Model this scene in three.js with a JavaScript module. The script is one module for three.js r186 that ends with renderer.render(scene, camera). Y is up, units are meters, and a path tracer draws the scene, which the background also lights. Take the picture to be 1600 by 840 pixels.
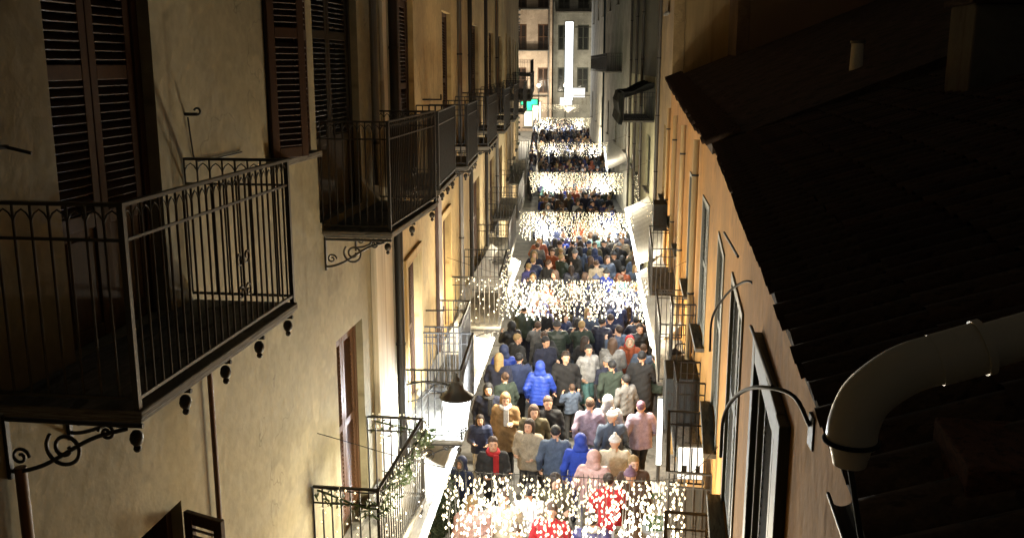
import * as THREE from 'three';
import { mergeGeometries } from 'three/addons/utils/BufferGeometryUtils.js';
import { RoundedBoxGeometry } from 'three/addons/geometries/RoundedBoxGeometry.js';
import { RectAreaLightUniformsLib } from 'three/addons/lights/RectAreaLightUniformsLib.js';
RectAreaLightUniformsLib.init();

// ------------------------------------------------------------------ camera, sky, exposure
const scene = new THREE.Scene();
const EYE = new THREE.Vector3(0, 8, 0);
const PITCH = Math.atan(320 / 1500), YAW = Math.atan(130 / 1500 * Math.cos(PITCH));
const camera = new THREE.PerspectiveCamera(2 * Math.atan(420 / 1500) * 180 / Math.PI, 1024 / 537, 0.1, 600);
camera.position.copy(EYE);
camera.rotation.set(-PITCH, YAW, 0, 'YXZ');
camera.updateMatrixWorld(true);
const renderer = new THREE.WebGLRenderer({ antialias: true });
renderer.setSize(1024, 537);
renderer.toneMapping = THREE.LinearToneMapping;
renderer.toneMappingExposure = 1.0;
renderer.shadowMap.enabled = true;
{ // night sky over a lit town: dim, a little warmer near the horizon
  const W = 64, H = 32, d = new Float32Array(W * H * 4);
  for (let y = 0; y < H; y++) for (let x = 0; x < W; x++) {
    const e = Math.max(0, (y + 0.5) / H * 2 - 1), k = (y * W + x) * 4, g = 0.02 - 0.007 * e;
    d[k] = g * 1.05; d[k + 1] = g * 0.95; d[k + 2] = g * 0.78; d[k + 3] = 1;
  }
  const t = new THREE.DataTexture(d, W, H, THREE.RGBAFormat, THREE.FloatType);
  t.mapping = THREE.EquirectangularReflectionMapping; t.magFilter = THREE.LinearFilter; t.needsUpdate = true;
  scene.background = t; scene.environment = t;
}
const LAMP = { curtain: 23, down: 260, lantern: 80, far: 1 };

// ------------------------------------------------------------------ helpers
let seed = 12345;
const rnd = () => { seed = (seed + 0x6d2b79f5) | 0; let t = Math.imul(seed ^ (seed >>> 15), 1 | seed); t = (t + Math.imul(t ^ (t >>> 7), 61 | t)) ^ t; return ((t ^ (t >>> 14)) >>> 0) / 4294967296; };
const rr = (a, b) => a + (b - a) * rnd();
const pick = (a) => a[Math.floor(rnd() * a.length)];
const V = (x, y, z) => new THREE.Vector3(x, y, z);
const used = {};
function numbered(n) { used[n] = (used[n] ?? -1) + 1; return used[n] ? n + '_' + String(used[n]).padStart(3, '0') : n; }
function mesh(name, geo, mat, parent) {
  const m = new THREE.Mesh(geo, mat); m.name = parent && parent !== scene ? name : numbered(name);
  m.castShadow = m.receiveShadow = true; (parent ?? scene).add(m); return m;
}
function thing(name, label, category, pos = [0, 0, 0], turn = 0, group) {
  const o = new THREE.Group(); o.name = numbered(name); o.position.set(...pos); o.rotation.y = turn; scene.add(o);
  o.userData = { label, category }; if (group) o.userData.group = group; return o;
}
function tag(o, label, category, group) { o.userData.label = label; o.userData.category = category; if (group) o.userData.group = group; return o; }
const stuff = (o) => { o.userData.kind = 'stuff'; return o; };
const structure = (o) => { o.userData.kind = 'structure'; return o; };
const strip = (g) => { const r = g.index ? g.toNonIndexed() : g; for (const k of Object.keys(r.attributes)) if (!['position', 'normal', 'uv'].includes(k)) r.deleteAttribute(k); return r; };
const merge = (list) => mergeGeometries(list.map(strip));
const box = (w, h, d, x = 0, y = 0, z = 0) => new THREE.BoxGeometry(w, h, d).translate(x, y, z);
const rbox = (w, h, d, r, x = 0, y = 0, z = 0) => new RoundedBoxGeometry(w, h, d, 2, r).translate(x, y, z);
function bar(a, b, r, seg = 8) { // round bar between two points
  const d = b.clone().sub(a), g = new THREE.CylinderGeometry(r, r, d.length(), seg);
  g.applyQuaternion(new THREE.Quaternion().setFromUnitVectors(V(0, 1, 0), d.clone().normalize()));
  return g.translate((a.x + b.x) / 2, (a.y + b.y) / 2, (a.z + b.z) / 2);
}
const tube = (pts, r, n = 24, s = 6) => new THREE.TubeGeometry(new THREE.CatmullRomCurve3(pts), n, r, s);
function spiral(cx, cy, r0, r1, a0, turns, plane = 'xy') { // points of a scroll
  const p = []; const n = Math.ceil(Math.abs(turns) * 12);
  for (let i = 0; i <= n; i++) { const t = i / n, r = r0 + (r1 - r0) * t, a = a0 + turns * 2 * Math.PI * t; const u = cx + r * Math.cos(a), v = cy + r * Math.sin(a); p.push(plane === 'xy' ? V(u, v, 0) : V(0, v, u)); }
  return p;
}

// ------------------------------------------------------------------ textures and materials
function noiseTexture(size, octaves, fn, srgb = true) { // tiling value noise
  const tab = []; for (let i = 0; i < 4096; i++) tab.push(rnd());
  const lat = (x, y, n, o) => tab[(((y % n + n) % n) * 57 + ((x % n + n) % n) * 131 + o * 977) & 4095];
  const vn = (u, v, n, o) => { const x = u * n, y = v * n, xi = Math.floor(x), yi = Math.floor(y), fx = x - xi, fy = y - yi, sx = fx * fx * (3 - 2 * fx), sy = fy * fy * (3 - 2 * fy);
    return (lat(xi, yi, n, o) * (1 - sx) + lat(xi + 1, yi, n, o) * sx) * (1 - sy) + (lat(xi, yi + 1, n, o) * (1 - sx) + lat(xi + 1, yi + 1, n, o) * sx) * sy; };
  const fbm = (u, v, n0, oct, o = 0) => { let s = 0, a = 0.5, t = 0; for (let i = 0, n = n0; i < oct; i++, n *= 2, a *= 0.55) { s += a * vn(u, v, n, o + i); t += a; } return s / t; };
  const d = new Uint8Array(size * size * 4);
  for (let y = 0; y < size; y++) for (let x = 0; x < size; x++) { const c = fn(x / size, y / size, fbm, vn); const k = (y * size + x) * 4; for (let i = 0; i < 3; i++) d[k + i] = Math.max(0, Math.min(255, 255 * c[i])); d[k + 3] = 255; }
  const t = new THREE.DataTexture(d, size, size); t.wrapS = t.wrapT = THREE.RepeatWrapping; t.magFilter = THREE.LinearFilter; t.minFilter = THREE.LinearMipmapLinearFilter; t.generateMipmaps = true;
  if (srgb) t.colorSpace = THREE.SRGBColorSpace; t.needsUpdate = true; return t;
}
const smooth = (a, b, x) => { const t = Math.min(1, Math.max(0, (x - a) / (b - a))); return t * t * (3 - 2 * t); };
const plasterTex = noiseTexture(512, 5, (u, v, f) => { // weathered plaster: blotches, damp streaks, pits
  const blotch = f(u, v, 3, 6), streak = smooth(0.55, 0.8, f(u, v * 0.0 + 0.31, 14, 4, 9)) * smooth(0.4, 0.75, f(u, v, 4, 4, 20)), grain = f(u, v, 64, 3, 40);
  const patch = smooth(0.56, 0.6, f(u, v, 5, 5, 60)), crack = smooth(0.006, 0.001, Math.abs(f(u, v, 5, 5, 80) - 0.5)) * smooth(0.58, 0.66, f(u, v, 3, 3, 90));
  const k = 0.84 + 0.26 * (blotch - 0.4) - 0.26 * streak + 0.12 * (grain - 0.5) + 0.06 * patch - 0.16 * crack;
  return [k, k * (0.985 - 0.05 * streak), k * (0.96 - 0.10 * streak)]; });
const plasterBump = noiseTexture(256, 5, (u, v, f) => { const k = 0.6 * f(u, v, 16, 5) + 0.4 * f(u, v, 4, 4, 7); return [k, k, k]; }, false);
const woodTex = noiseTexture(256, 4, (u, v, f) => { const k = 0.72 + 0.35 * (f(u, v * 0.12, 24, 4) - 0.5) + 0.18 * (f(u, v, 6, 4, 9) - 0.5); return [k, k * 0.97, k * 0.93]; });
const metalTex = noiseTexture(256, 4, (u, v, f) => { const r = smooth(0.52, 0.72, f(u, v, 8, 5)); const k = 0.8 + 0.2 * f(u, v, 32, 3, 5); return [k, k * (1 - 0.22 * r), k * (1 - 0.38 * r)]; });
const stoneTex = noiseTexture(512, 5, (u, v, f) => { const k = 0.70 + 0.5 * (f(u, v, 6, 6) - 0.5) + 0.2 * (f(u, v, 50, 3, 9) - 0.5); const s = smooth(0.62, 0.7, f(u, v, 10, 4, 30)); return [k * (1 - 0.3 * s), k * (1 - 0.3 * s), k * (1 - 0.32 * s)]; });
const clothTex = noiseTexture(256, 4, (u, v, f) => { const k = 0.84 + 0.3 * (f(u, v, 8, 5) - 0.5) + 0.2 * (f(u, v, 90, 2, 9) - 0.5); return [k, k, k]; });
const clothBump = noiseTexture(256, 4, (u, v, f) => { const k = f(u, v, 7, 5); return [k, k, k]; }, false);
function rep(t, s) { const c = t.clone(); c.repeat.set(s, s); c.needsUpdate = true; return c; }
const lin = (r, g, b) => new THREE.Color().setRGB(r, g, b);
const std = (c, o = {}) => new THREE.MeshStandardMaterial({ color: c, roughness: 0.85, ...o });
const plaster = (c) => std(c, { map: rep(plasterTex, 0.28), bumpMap: rep(plasterBump, 0.6), bumpScale: 0.012, roughness: 0.93 });
const wood = (c) => std(c, { map: rep(woodTex, 1.1), roughness: 0.62 });
const M = {
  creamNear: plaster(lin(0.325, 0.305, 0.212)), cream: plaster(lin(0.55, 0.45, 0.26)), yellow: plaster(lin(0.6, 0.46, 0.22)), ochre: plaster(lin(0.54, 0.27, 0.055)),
  paleGreen: plaster(lin(0.42, 0.42, 0.28)), grey: plaster(lin(0.36, 0.37, 0.34)), greenShaded: plaster(lin(0.10, 0.10, 0.06)), pink: plaster(lin(0.5, 0.41, 0.33)), tan: plaster(lin(0.46, 0.33, 0.16)),
  cement: plaster(lin(0.16, 0.15, 0.13)), umber: plaster(lin(0.24, 0.17, 0.12)),
  trim: plaster(lin(0.62, 0.58, 0.48)), slab: std(lin(0.36, 0.34, 0.29), { map: rep(stoneTex, 0.9), bumpMap: rep(plasterBump, 1), bumpScale: 0.006 }), dark: std(lin(0.012, 0.012, 0.012)),
  shutter: wood(lin(0.085, 0.038, 0.018)), shutterWarm: wood(lin(0.16, 0.075, 0.03)), shutterGrey: wood(lin(0.10, 0.12, 0.10)), frameGrey: wood(lin(0.36, 0.37, 0.33)),
  iron: std(lin(0.075, 0.075, 0.068), { map: metalTex, roughness: 0.5, metalness: 0.35 }), ironDark: std(lin(0.03, 0.03, 0.029), { map: metalTex, roughness: 0.55, metalness: 0.3 }), zinc: std(lin(0.20, 0.20, 0.19), { map: metalTex, roughness: 0.45, metalness: 0.5 }),
  roof: new THREE.MeshStandardMaterial({ color: lin(0.15, 0.092, 0.062), map: rep(stoneTex, 0.6), bumpMap: rep(plasterBump, 1.2), bumpScale: 0.02, roughness: 0.95 }), terracotta: std(lin(0.2, 0.075, 0.042), { map: rep(stoneTex, 1.5), roughness: 0.9 }),
  pvc: std(lin(0.78, 0.72, 0.58), { roughnessMap: rep(metalTex, 0.8), roughness: 0.6 }), rubber: std(lin(0.02, 0.02, 0.02)),
  paving: std(lin(0.22, 0.215, 0.20), { map: rep(stoneTex, 0.33), bumpMap: rep(plasterBump, 0.4), bumpScale: 0.01, roughness: 0.6 }),
  awning: new THREE.MeshPhysicalMaterial({ color: lin(0.62, 0.59, 0.50), map: rep(clothTex, 0.5), roughness: 0.95, transmission: 0.45, thickness: 0 }), tableCloth: std(lin(0.75, 0.74, 0.70), { map: rep(clothTex, 0.7) }),
  glass: new THREE.MeshPhysicalMaterial({ color: lin(0.02, 0.022, 0.025), roughness: 0.08, metalness: 0 }),
  cable: std(lin(0.015, 0.015, 0.015), { roughness: 0.7 }),
  bulb: std(lin(0.9, 0.85, 0.7), { emissive: lin(1, 0.86, 0.54), emissiveIntensity: 1.4 }), bulbCool: std(lin(0.9, 0.9, 0.9), { emissive: lin(0.85, 0.95, 1), emissiveIntensity: 3 }),
  lampGlow: std(lin(0.9, 0.9, 0.9), { emissive: lin(0.92, 0.97, 1), emissiveIntensity: 6 }), tubeGlow: std(lin(0.9, 0.9, 0.9), { emissive: lin(0.88, 0.96, 1), emissiveIntensity: 3.5 }),
  bulbBig: std(lin(0.9, 0.85, 0.7), { emissive: lin(1, 0.88, 0.62), emissiveIntensity: 3 }), signAndGlare: std(lin(0.9, 0.9, 0.9), { emissive: lin(1, 0.97, 0.9), emissiveIntensity: 1.3 }),
  greenGlow: std(lin(0.1, 0.5, 0.3), { emissive: lin(0.05, 0.75, 0.36), emissiveIntensity: 1.3 }),
  windowGlow: std(lin(0.5, 0.5, 0.4), { emissive: lin(1, 0.9, 0.68), emissiveIntensity: 1.3 }),
  garland: std(lin(0.05, 0.08, 0.03), { roughness: 0.9 }),
};
function lightAt(parent, x, y, z, intensity, color, soft = 12) { const l = new THREE.PointLight(color, intensity, 0, 2); l.position.set(x, y, z); l.castShadow = true; l.shadow.radius = soft; l.name = 'lamp'; parent.add(l); return l; }

// ------------------------------------------------------------------ ground
{
  const g = new THREE.PlaneGeometry(700, 700).rotateX(-Math.PI / 2).translate(0, -0.03, 0), uv = g.attributes.uv;
  for (let i = 0; i < uv.count; i++) uv.setXY(i, uv.getX(i) * 700, uv.getY(i) * 700);
  structure(mesh('ground', g, std(lin(0.08, 0.08, 0.075), { map: rep(stoneTex, 0.33) }), scene));
  const s = new THREE.Shape([[-3.4, 6], [3.2, 6], [3.2, -52], [1.5, -82], [1, -123], [-12, -123], [-6.6, -84], [-3.4, -38]].map(([x, z]) => new THREE.Vector2(x, -z)));
  structure(mesh('street', new THREE.ShapeGeometry(s).rotateX(-Math.PI / 2), M.paving, scene));
}

// ------------------------------------------------------------------ buildings
// A facade runs from a (near) to b (far); local x goes along the wall, z out into the street, y up.
function building(name, label, a, b, side, y1, mat, opts = {}) {
  const A = V(a[0], 0, a[1]), B = V(b[0], 0, b[1]), len = A.distanceTo(B);
  const o = side === 'left' ? A : B, e = side === 'left' ? B : A, dir = e.clone().sub(o).normalize();
  const t = thing(name, label, opts.category ?? 'building', [o.x, 0, o.z], Math.atan2(-dir.z, dir.x));
  const B0 = { t, len, side, holes: [], u: (z) => (side === 'left' ? (A.z - z) : (z - B.z)) / Math.abs(A.z - B.z) * len, mat, y1, opts };
  return B0;
}
function finish(b) { // the wall with its openings, then the body behind it
  const { t, len, y1, opts } = b, yl = opts.topFar && b.side === 'right' ? opts.topFar : y1, yr = opts.topFar && b.side === 'left' ? opts.topFar : y1;
  const s = new THREE.Shape([new THREE.Vector2(0, 0), new THREE.Vector2(len, 0), new THREE.Vector2(len, yr), new THREE.Vector2(0, yl)]);
  for (const [u0, u1, v0, v1] of b.holes) s.holes.push(new THREE.Path([new THREE.Vector2(u0, v0), new THREE.Vector2(u0, v1), new THREE.Vector2(u1, v1), new THREE.Vector2(u1, v0)]));
  mesh('wall', new THREE.ExtrudeGeometry(s, { depth: 0.3, bevelEnabled: false }).translate(0, 0, -0.3), b.mat, t);
  const D = opts.depth ?? 6, yb = Math.min(yl, yr) - 0.02, c = [];
  c.push(box(len - 0.02, yb, 0.2, len / 2, yb / 2, -D), box(0.2, yb, D - 0.42, 0.112, yb / 2, -D / 2 - 0.1), box(0.2, yb, D - 0.42, len - 0.112, yb / 2, -D / 2 - 0.1), box(len - 0.5, 0.2, D - 0.45, len / 2, yb - 0.12, -D / 2 - 0.1));
  if (!opts.noBody) mesh('outer_wall', merge(c), b.mat, t);
}
function opening(b, z0, z1, v0, v1) { const ua = b.u(z0), ub = b.u(z1), u0 = Math.min(ua, ub), u1 = Math.max(ua, ub); b.holes.push([u0, u1, v0, v1]); return [u0, u1]; }
// a louvred leaf: stiles and rails as one piece, its slats as one part of small pieces; hinge at x = 0
function leaf(parent, w, h, mat, panel = 0, gap = 0.052, tilt = -0.75) {
  const st = 0.075, f = [], d = 0.042, low = panel ? h * panel : 0, mid = low + (h - low) * 0.5;
  f.push(rbox(st, h, d, 0.006, st / 2, h / 2, 0), rbox(st, h, d, 0.006, w - st / 2, h / 2, 0));
  const rails = [0, h - 0.09, mid]; if (low) rails.push(low);
  for (const y of rails) f.push(rbox(w - 2 * st, 0.09, d - 0.004, 0.006, w / 2, y + 0.045, 0));
  if (low) f.push(rbox(w - 2 * st, low - 0.09, 0.02, 0.004, w / 2, 0.09 + (low - 0.09) / 2, -0.004), rbox(w - 2 * st - 0.08, low - 0.19, 0.024, 0.008, w / 2, 0.09 + (low - 0.09) / 2, 0.003));
  const L = mesh('shutter_leaf', merge(f), mat, parent), sl = [];
  for (let y = low + 0.12; y < h - 0.11; y += gap) { if (Math.abs(y - mid - 0.045) < 0.06) continue; sl.push(box(w - 2 * st, 0.05, 0.009).rotateX(tilt).translate(w / 2, y, 0)); }
  // slats belong to the same part level: they hang in the leaf's frame
  return [L, merge(sl)];
}
// shutter window or door: frame (part) > leaves, slats, sill (sub-parts)
function shuttered(b, z0, z1, v0, v1, mat, o = {}) {
  const [u0, u1] = opening(b, z0, z1, v0, v1), w = u1 - u0, h = v1 - v0, name = o.door ? 'shutter_door' : 'window';
  const fr = [], fw = 0.07, fz = o.flush ? -0.045 : -0.14;
  fr.push(rbox(fw, h, 0.12, 0.006, u0 + fw / 2, v0 + h / 2, fz), rbox(fw, h, 0.12, 0.006, u1 - fw / 2, v0 + h / 2, fz), rbox(w - 2 * fw, fw, 0.12, 0.006, u0 + w / 2, v1 - fw / 2, fz));
  const F = mesh(name, merge(fr), o.frame ?? mat, b.t);
  if (o.label) F.userData.label = o.label;
  mesh('pane', box(w - 2 * fw, h - fw, 0.012, u0 + w / 2, v0 + (h - fw) / 2, -0.24), M.glass, F);
  if (!o.door) mesh('sill', rbox(w + 0.16, 0.06, 0.2, 0.01, u0 + w / 2, v0 - 0.032, 0.03), M.slab, F);
  const lw = (w - 2 * fw) / 2 - 0.004, lh = h - fw - 0.01;
  const angles = o.open ?? [0, 0];
  for (const s of [0, 1]) {
    const [L, slg] = leaf(F, lw, lh, mat, o.panel ?? 0, o.gap, s ? 0.75 : -0.75);
    const sl = stuff(mesh('louvre_slats', slg, mat, F));
    for (const m of [L, sl]) {
      const open = angles[s]; // 0 closed, else degrees swung out from the closed place
      const hx = s ? u1 - fw : u0 + fw, hz = open ? -0.01 : o.flush ? -0.035 : -0.12;
      m.position.set(open ? (s ? u1 : u0) : hx, v0 + 0.005, open ? 0.025 : hz);
      if (s) { m.rotation.y = Math.PI + open * Math.PI / 180; } else m.rotation.y = -open * Math.PI / 180;
    }
  }
  if (o.trim) { const T = 0.14; mesh('surround', merge([rbox(T, h + T, 0.05, 0.008, u0 - T / 2 - 0.002, v0 + (h + T) / 2, 0.022), rbox(T, h + T, 0.05, 0.008, u1 + T / 2 + 0.002, v0 + (h + T) / 2, 0.022), rbox(w, T, 0.046, 0.008, u0 + w / 2, v1 + T / 2 + 0.002, 0.022)]), o.trim, F); }
  return F;
}
// glazed window for buildings farther away: frame > panes
function glazed(b, z0, z1, v0, v1, mat, lit) {
  const [u0, u1] = opening(b, z0, z1, v0, v1), w = u1 - u0, h = v1 - v0, f = 0.09, fr = [];
  fr.push(box(f, h, 0.1, u0 + f / 2, v0 + h / 2, -0.12), box(f, h, 0.1, u1 - f / 2, v0 + h / 2, -0.12), box(w - 2 * f, f, 0.1, u0 + w / 2, v1 - f / 2, -0.12), box(w - 2 * f, f, 0.1, u0 + w / 2, v0 + f / 2, -0.12), box(f * 0.8, h - 2 * f, 0.1, u0 + w / 2, v0 + h / 2, -0.12));
  const F = mesh('window', merge(fr), mat, b.t);
  for (const s of [-1, 1]) mesh('pane', box(w / 2 - 1.4 * f, h - 2 * f, 0.012, u0 + w / 2 + s * (w / 4 - 0.3 * f), v0 + h / 2, -0.14), lit ? M.windowGlow : M.glass, F);
  mesh('sill', box(w + 0.2, 0.07, 0.2, u0 + w / 2, v0 - 0.037, 0.03), M.slab, F);
}
// wrought-iron bracket with scrolls under a balcony, in the plane across the wall (local z out)
function bracketGeo(d) {
  const g = [bar(V(0, -0.02, 0.0), V(0, -0.02, d - 0.02), 0.014, 6)];
  g.push(tube([...spiral(d * 0.42, -0.16, 0.105, 0.022, 2.4, 1.7, 'zy')], 0.011, 40, 5), tube([...spiral(d * 0.72, -0.065, 0.045, 0.012, 3.0, -1.4, 'zy')], 0.009, 24, 5));
  g.push(tube([V(0, -0.3, 0.012), V(0, -0.3, 0.06), V(0, -0.26, d * 0.25), V(0, -0.1, d * 0.62), V(0, -0.04, d * 0.86)], 0.012, 24, 5), tube(spiral(0.075, -0.22, 0.05, 0.012, 0, 1.3, 'zy'), 0.009, 20, 5));
  g.push(new THREE.SphereGeometry(0.035, 8, 6).scale(1, 1.25, 1).translate(0, -0.085, d - 0.06), new THREE.SphereGeometry(0.02, 8, 6).translate(0, -0.14, d - 0.06), box(0.03, 0.34, 0.02, 0, -0.17, 0.012));
  return merge(g);
}
// balcony: slab (part of the building) > rails, balusters, scrolls, brackets (sub-parts)
function balcony(b, z0, z1, y, depth, o = {}) {
  const ua = b.u(z0), ub = b.u(z1), u0 = Math.min(ua, ub), u1 = Math.max(ua, ub), w = u1 - u0, H = o.height ?? 1.0, mat = o.mat ?? M.iron;
  const S = mesh('balcony', merge([rbox(w, 0.05, depth, 0.01, u0 + w / 2, y - 0.028, depth / 2 + 0.003), rbox(w - 0.05, 0.025, depth - 0.035, 0.008, u0 + w / 2, y - 0.066, depth / 2 + 0.003)]), o.slab ?? M.slab, b.t);
  if (o.label) S.userData.label = o.label;
  const i = 0.025, P = [V(u0 + i, 0, 0.01), V(u0 + i, 0, depth - i), V(u1 - i, 0, depth - i), V(u1 - i, 0, 0.01)];
  const railAt = (yy, tw, th) => { const g = []; for (let k = 0; k < 3; k++) { const a = P[k], c = P[k + 1], L = a.distanceTo(c); g.push(k === 1 ? box(L + tw, th, tw, (a.x + c.x) / 2, y + yy, a.z) : box(tw, th, L - tw / 2 - 0.002, a.x, y + yy, (a.z + c.z) / 2 - (tw / 4))); } return merge(g); };
  mesh('top_rail', railAt(H, 0.035, 0.018), mat, S); mesh('middle_rail', railAt(H - 0.17, 0.016, 0.014), mat, S); mesh('bottom_rail', railAt(0.05, 0.022, 0.016), mat, S);
  const gb = o.fine ? new THREE.CylinderGeometry(0.0075, 0.0075, H - 0.06, 6).translate(0, 0.055 + (H - 0.06) / 2, 0) : new THREE.BoxGeometry(0.014, H - 0.06, 0.014).translate(0, 0.055 + (H - 0.06) / 2, 0);
  const gp = box(0.03, H + 0.02, 0.03, 0, H / 2, 0);
  const arch = [], spots = [];
  for (let k = 0; k < 3; k++) {
    const a = P[k], c = P[k + 1], L = a.distanceTo(c), n = Math.max(2, Math.round(L / (o.gap ?? 0.095)));
    for (let j = 0; j <= n; j++) {
      if ((k !== 1) && ((k === 0 && j === n) || (k === 2 && j === 0))) continue;
      const p = a.clone().lerp(c, j / n); spots.push([p, k === 1 && (j === 0 || j === n)]);
      if (o.fine && j < n) { const q = a.clone().lerp(c, (j + 1) / n), m = p.clone().lerp(q, 0.5); arch.push(tube([V(p.x, y + H - 0.17, p.z), V(p.x * 0.85 + m.x * 0.15, y + H - 0.07, p.z * 0.85 + m.z * 0.15), V(m.x, y + H - 0.03, m.z), V(q.x * 0.85 + m.x * 0.15, y + H - 0.07, q.z * 0.85 + m.z * 0.15), V(q.x, y + H - 0.17, q.z)], 0.005, 10, 4)); }
    }
  }
  if (o.joined) { // too small to tell the balusters apart
    stuff(mesh('balusters', merge(spots.map(([p, post]) => (post ? gp : gb).clone().translate(p.x, y, p.z))), mat, S));
  } else for (const [p, post] of spots) mesh(post ? 'post' : 'baluster', post ? gp : gb, mat, S).position.set(p.x, y, p.z);
  if (arch.length) stuff(mesh('arched_tracery', merge(arch), mat, S));
  if (o.ornament) for (const f of o.ornament) { const x = u0 + w * f, z = depth - i; const g = []; for (const s of [-1, 1]) for (const t of [-1, 1]) g.push(tube(spiral(0.055 * s, 0.11 * t, 0.05, 0.012, s > 0 ? Math.PI : 0, 1.2 * s * t), 0.007, 18, 5)); g.push(bar(V(0, -0.3, 0), V(0, 0.3, 0), 0.008)); mesh('scroll_ornament', merge(g), mat, S).position.set(x, y + 0.38, z + 0.004); }
  if (o.screen) mesh('screen', merge([box(w - 0.12, H - 0.25, 0.01, u0 + w / 2, y + 0.07 + (H - 0.25) / 2, depth - i - 0.025), box(0.01, H - 0.25, depth - 0.1, u1 - i - 0.022, y + 0.07 + (H - 0.25) / 2, depth / 2)]), std(lin(0.035, 0.032, 0.024), { map: rep(woodTex, 3) }), S);
  const nb = o.brackets ?? 0, bg = nb ? bracketGeo(depth) : null;
  for (let k = 0; k < nb; k++) mesh('bracket', bg, o.bracketMat ?? M.ironDark, S).position.set(u0 + 0.05 + (w - 0.1) * k / Math.max(1, nb - 1), y - 0.079, 0);
  return S;
}
function downpipe(b, z, y0, y1, r, mat, name = 'downpipe') {
  const u = b.u(z), g = [bar(V(u, y0, r + 0.03), V(u, y1, r + 0.03), r, 12)];
  const p = mesh(name, merge(g), mat, b.t);
  for (let y = y0 + 0.5; y < y1; y += 1.9) mesh('pipe_clip', new THREE.CylinderGeometry(r + 0.008, r + 0.008, 0.035, 12).translate(u, y, r + 0.03), M.ironDark, p);
  return p;
}

// ---- left side, nearest house
const xl = (z) => z > -12.2 ? -3.135 + 0.0465 * -z : z > -37 ? -2.165 - 0.034 * -z : -3.42 - (-37 - z) * 0.055;
{
  const b = building('cream_house', 'cream plastered house filling the left edge, with the large iron balcony in front', [xl(5), 5], [xl(-12.19), -12.19], 'left', 13.5, M.creamNear);
  shuttered(b, -4.98, -6.12, 6.36, 8.85, M.shutter, { door: true, panel: 0.28, label: 'tall brown louvred door behind the near balcony' });
  shuttered(b, -8.02, -8.95, 7.2, 9.3, M.shutter, { open: [30, 14], label: 'brown louvred shutters slightly ajar, above the near balcony' });
  shuttered(b, -9.25, -10.75, 6.45, 9.4, M.ironDark, { door: true, panel: 0.25, label: 'almost black shutter door behind the second balcony' });
  shuttered(b, -5.2, -6.05, 2.9, 5.0, M.shutter, { open: [12, 70], label: 'brown shutters standing open below the near balcony' });
  shuttered(b, -9.6, -10.58, 2.85, 5.12, M.shutterWarm, { label: 'brown shuttered window closed beside the white strip of wall' });
  balcony(b, -4.27, -6.46, 6.36, 0.77, { fine: true, brackets: 5, ornament: [0.62], gap: 0.09, label: 'iron balcony with thin balusters and scrolled brackets, nearest at left' });
  balcony(b, -9.3, -11.5, 6.37, 0.72, { fine: true, height: 1.08, brackets: 3, ornament: [0.5], mat: M.ironDark, bracketMat: M.iron, gap: 0.075, label: 'dark iron balcony behind the nearest one' });
  balcony(b, -8.65, -10.65, 2.9, 0.7, { brackets: 2, mat: M.ironDark, label: 'lower balcony wound with string lights' });
  mesh('pilaster', rbox(0.62, 6.3, 0.07, 0.01, b.u(-11.3), 3.15, 0.036), M.trim, b.t);
  mesh('corner_strip', rbox(0.16, 13.3, 0.05, 0.01, b.u(-11.75), 6.65, 0.026), M.trim, b.t);
  downpipe(b, -12.0, 0.1, 13.2, 0.06, M.ironDark); downpipe(b, -11.15, 6.6, 13.2, 0.045, M.zinc);
  downpipe(b, -6.52, 0.3, 5.95, 0.02, M.shutterWarm, 'cable_conduit'); downpipe(b, -4.33, 0.3, 6.0, 0.03, M.shutterWarm, 'cable_conduit');
  const uh = b.u(-6.52); mesh('wall_hook', merge([bar(V(uh, 7.66, 0), V(uh, 7.66, 0.09), 0.012), tube(spiral(0.09, 7.68, 0.022, 0.022, -1.57, 0.7, 'zy').map((p) => V(uh, p.y, p.z)), 0.008, 10, 5)]), M.ironDark, b.t);
  mesh('wall_cable', tube([V(uh, 7.64, 0.02), V(uh + 0.04, 7.45, 0.015), V(uh + 0.08, 7.34, 0.012), V(uh + 0.3, 7.32, 0.012), V(uh + 0.9, 7.32, 0.012)], 0.006, 30, 5), M.cable, b.t);
  const ub = b.u(-4.5); mesh('wall_bracket', merge([box(0.16, 0.02, 0.03, ub - 0.03, 7.6, 0.02), bar(V(ub + 0.04, 7.6, 0.02), V(ub + 0.04, 7.57, 0.16), 0.009)]), M.ironDark, b.t);
  finish(b);
}
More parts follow.
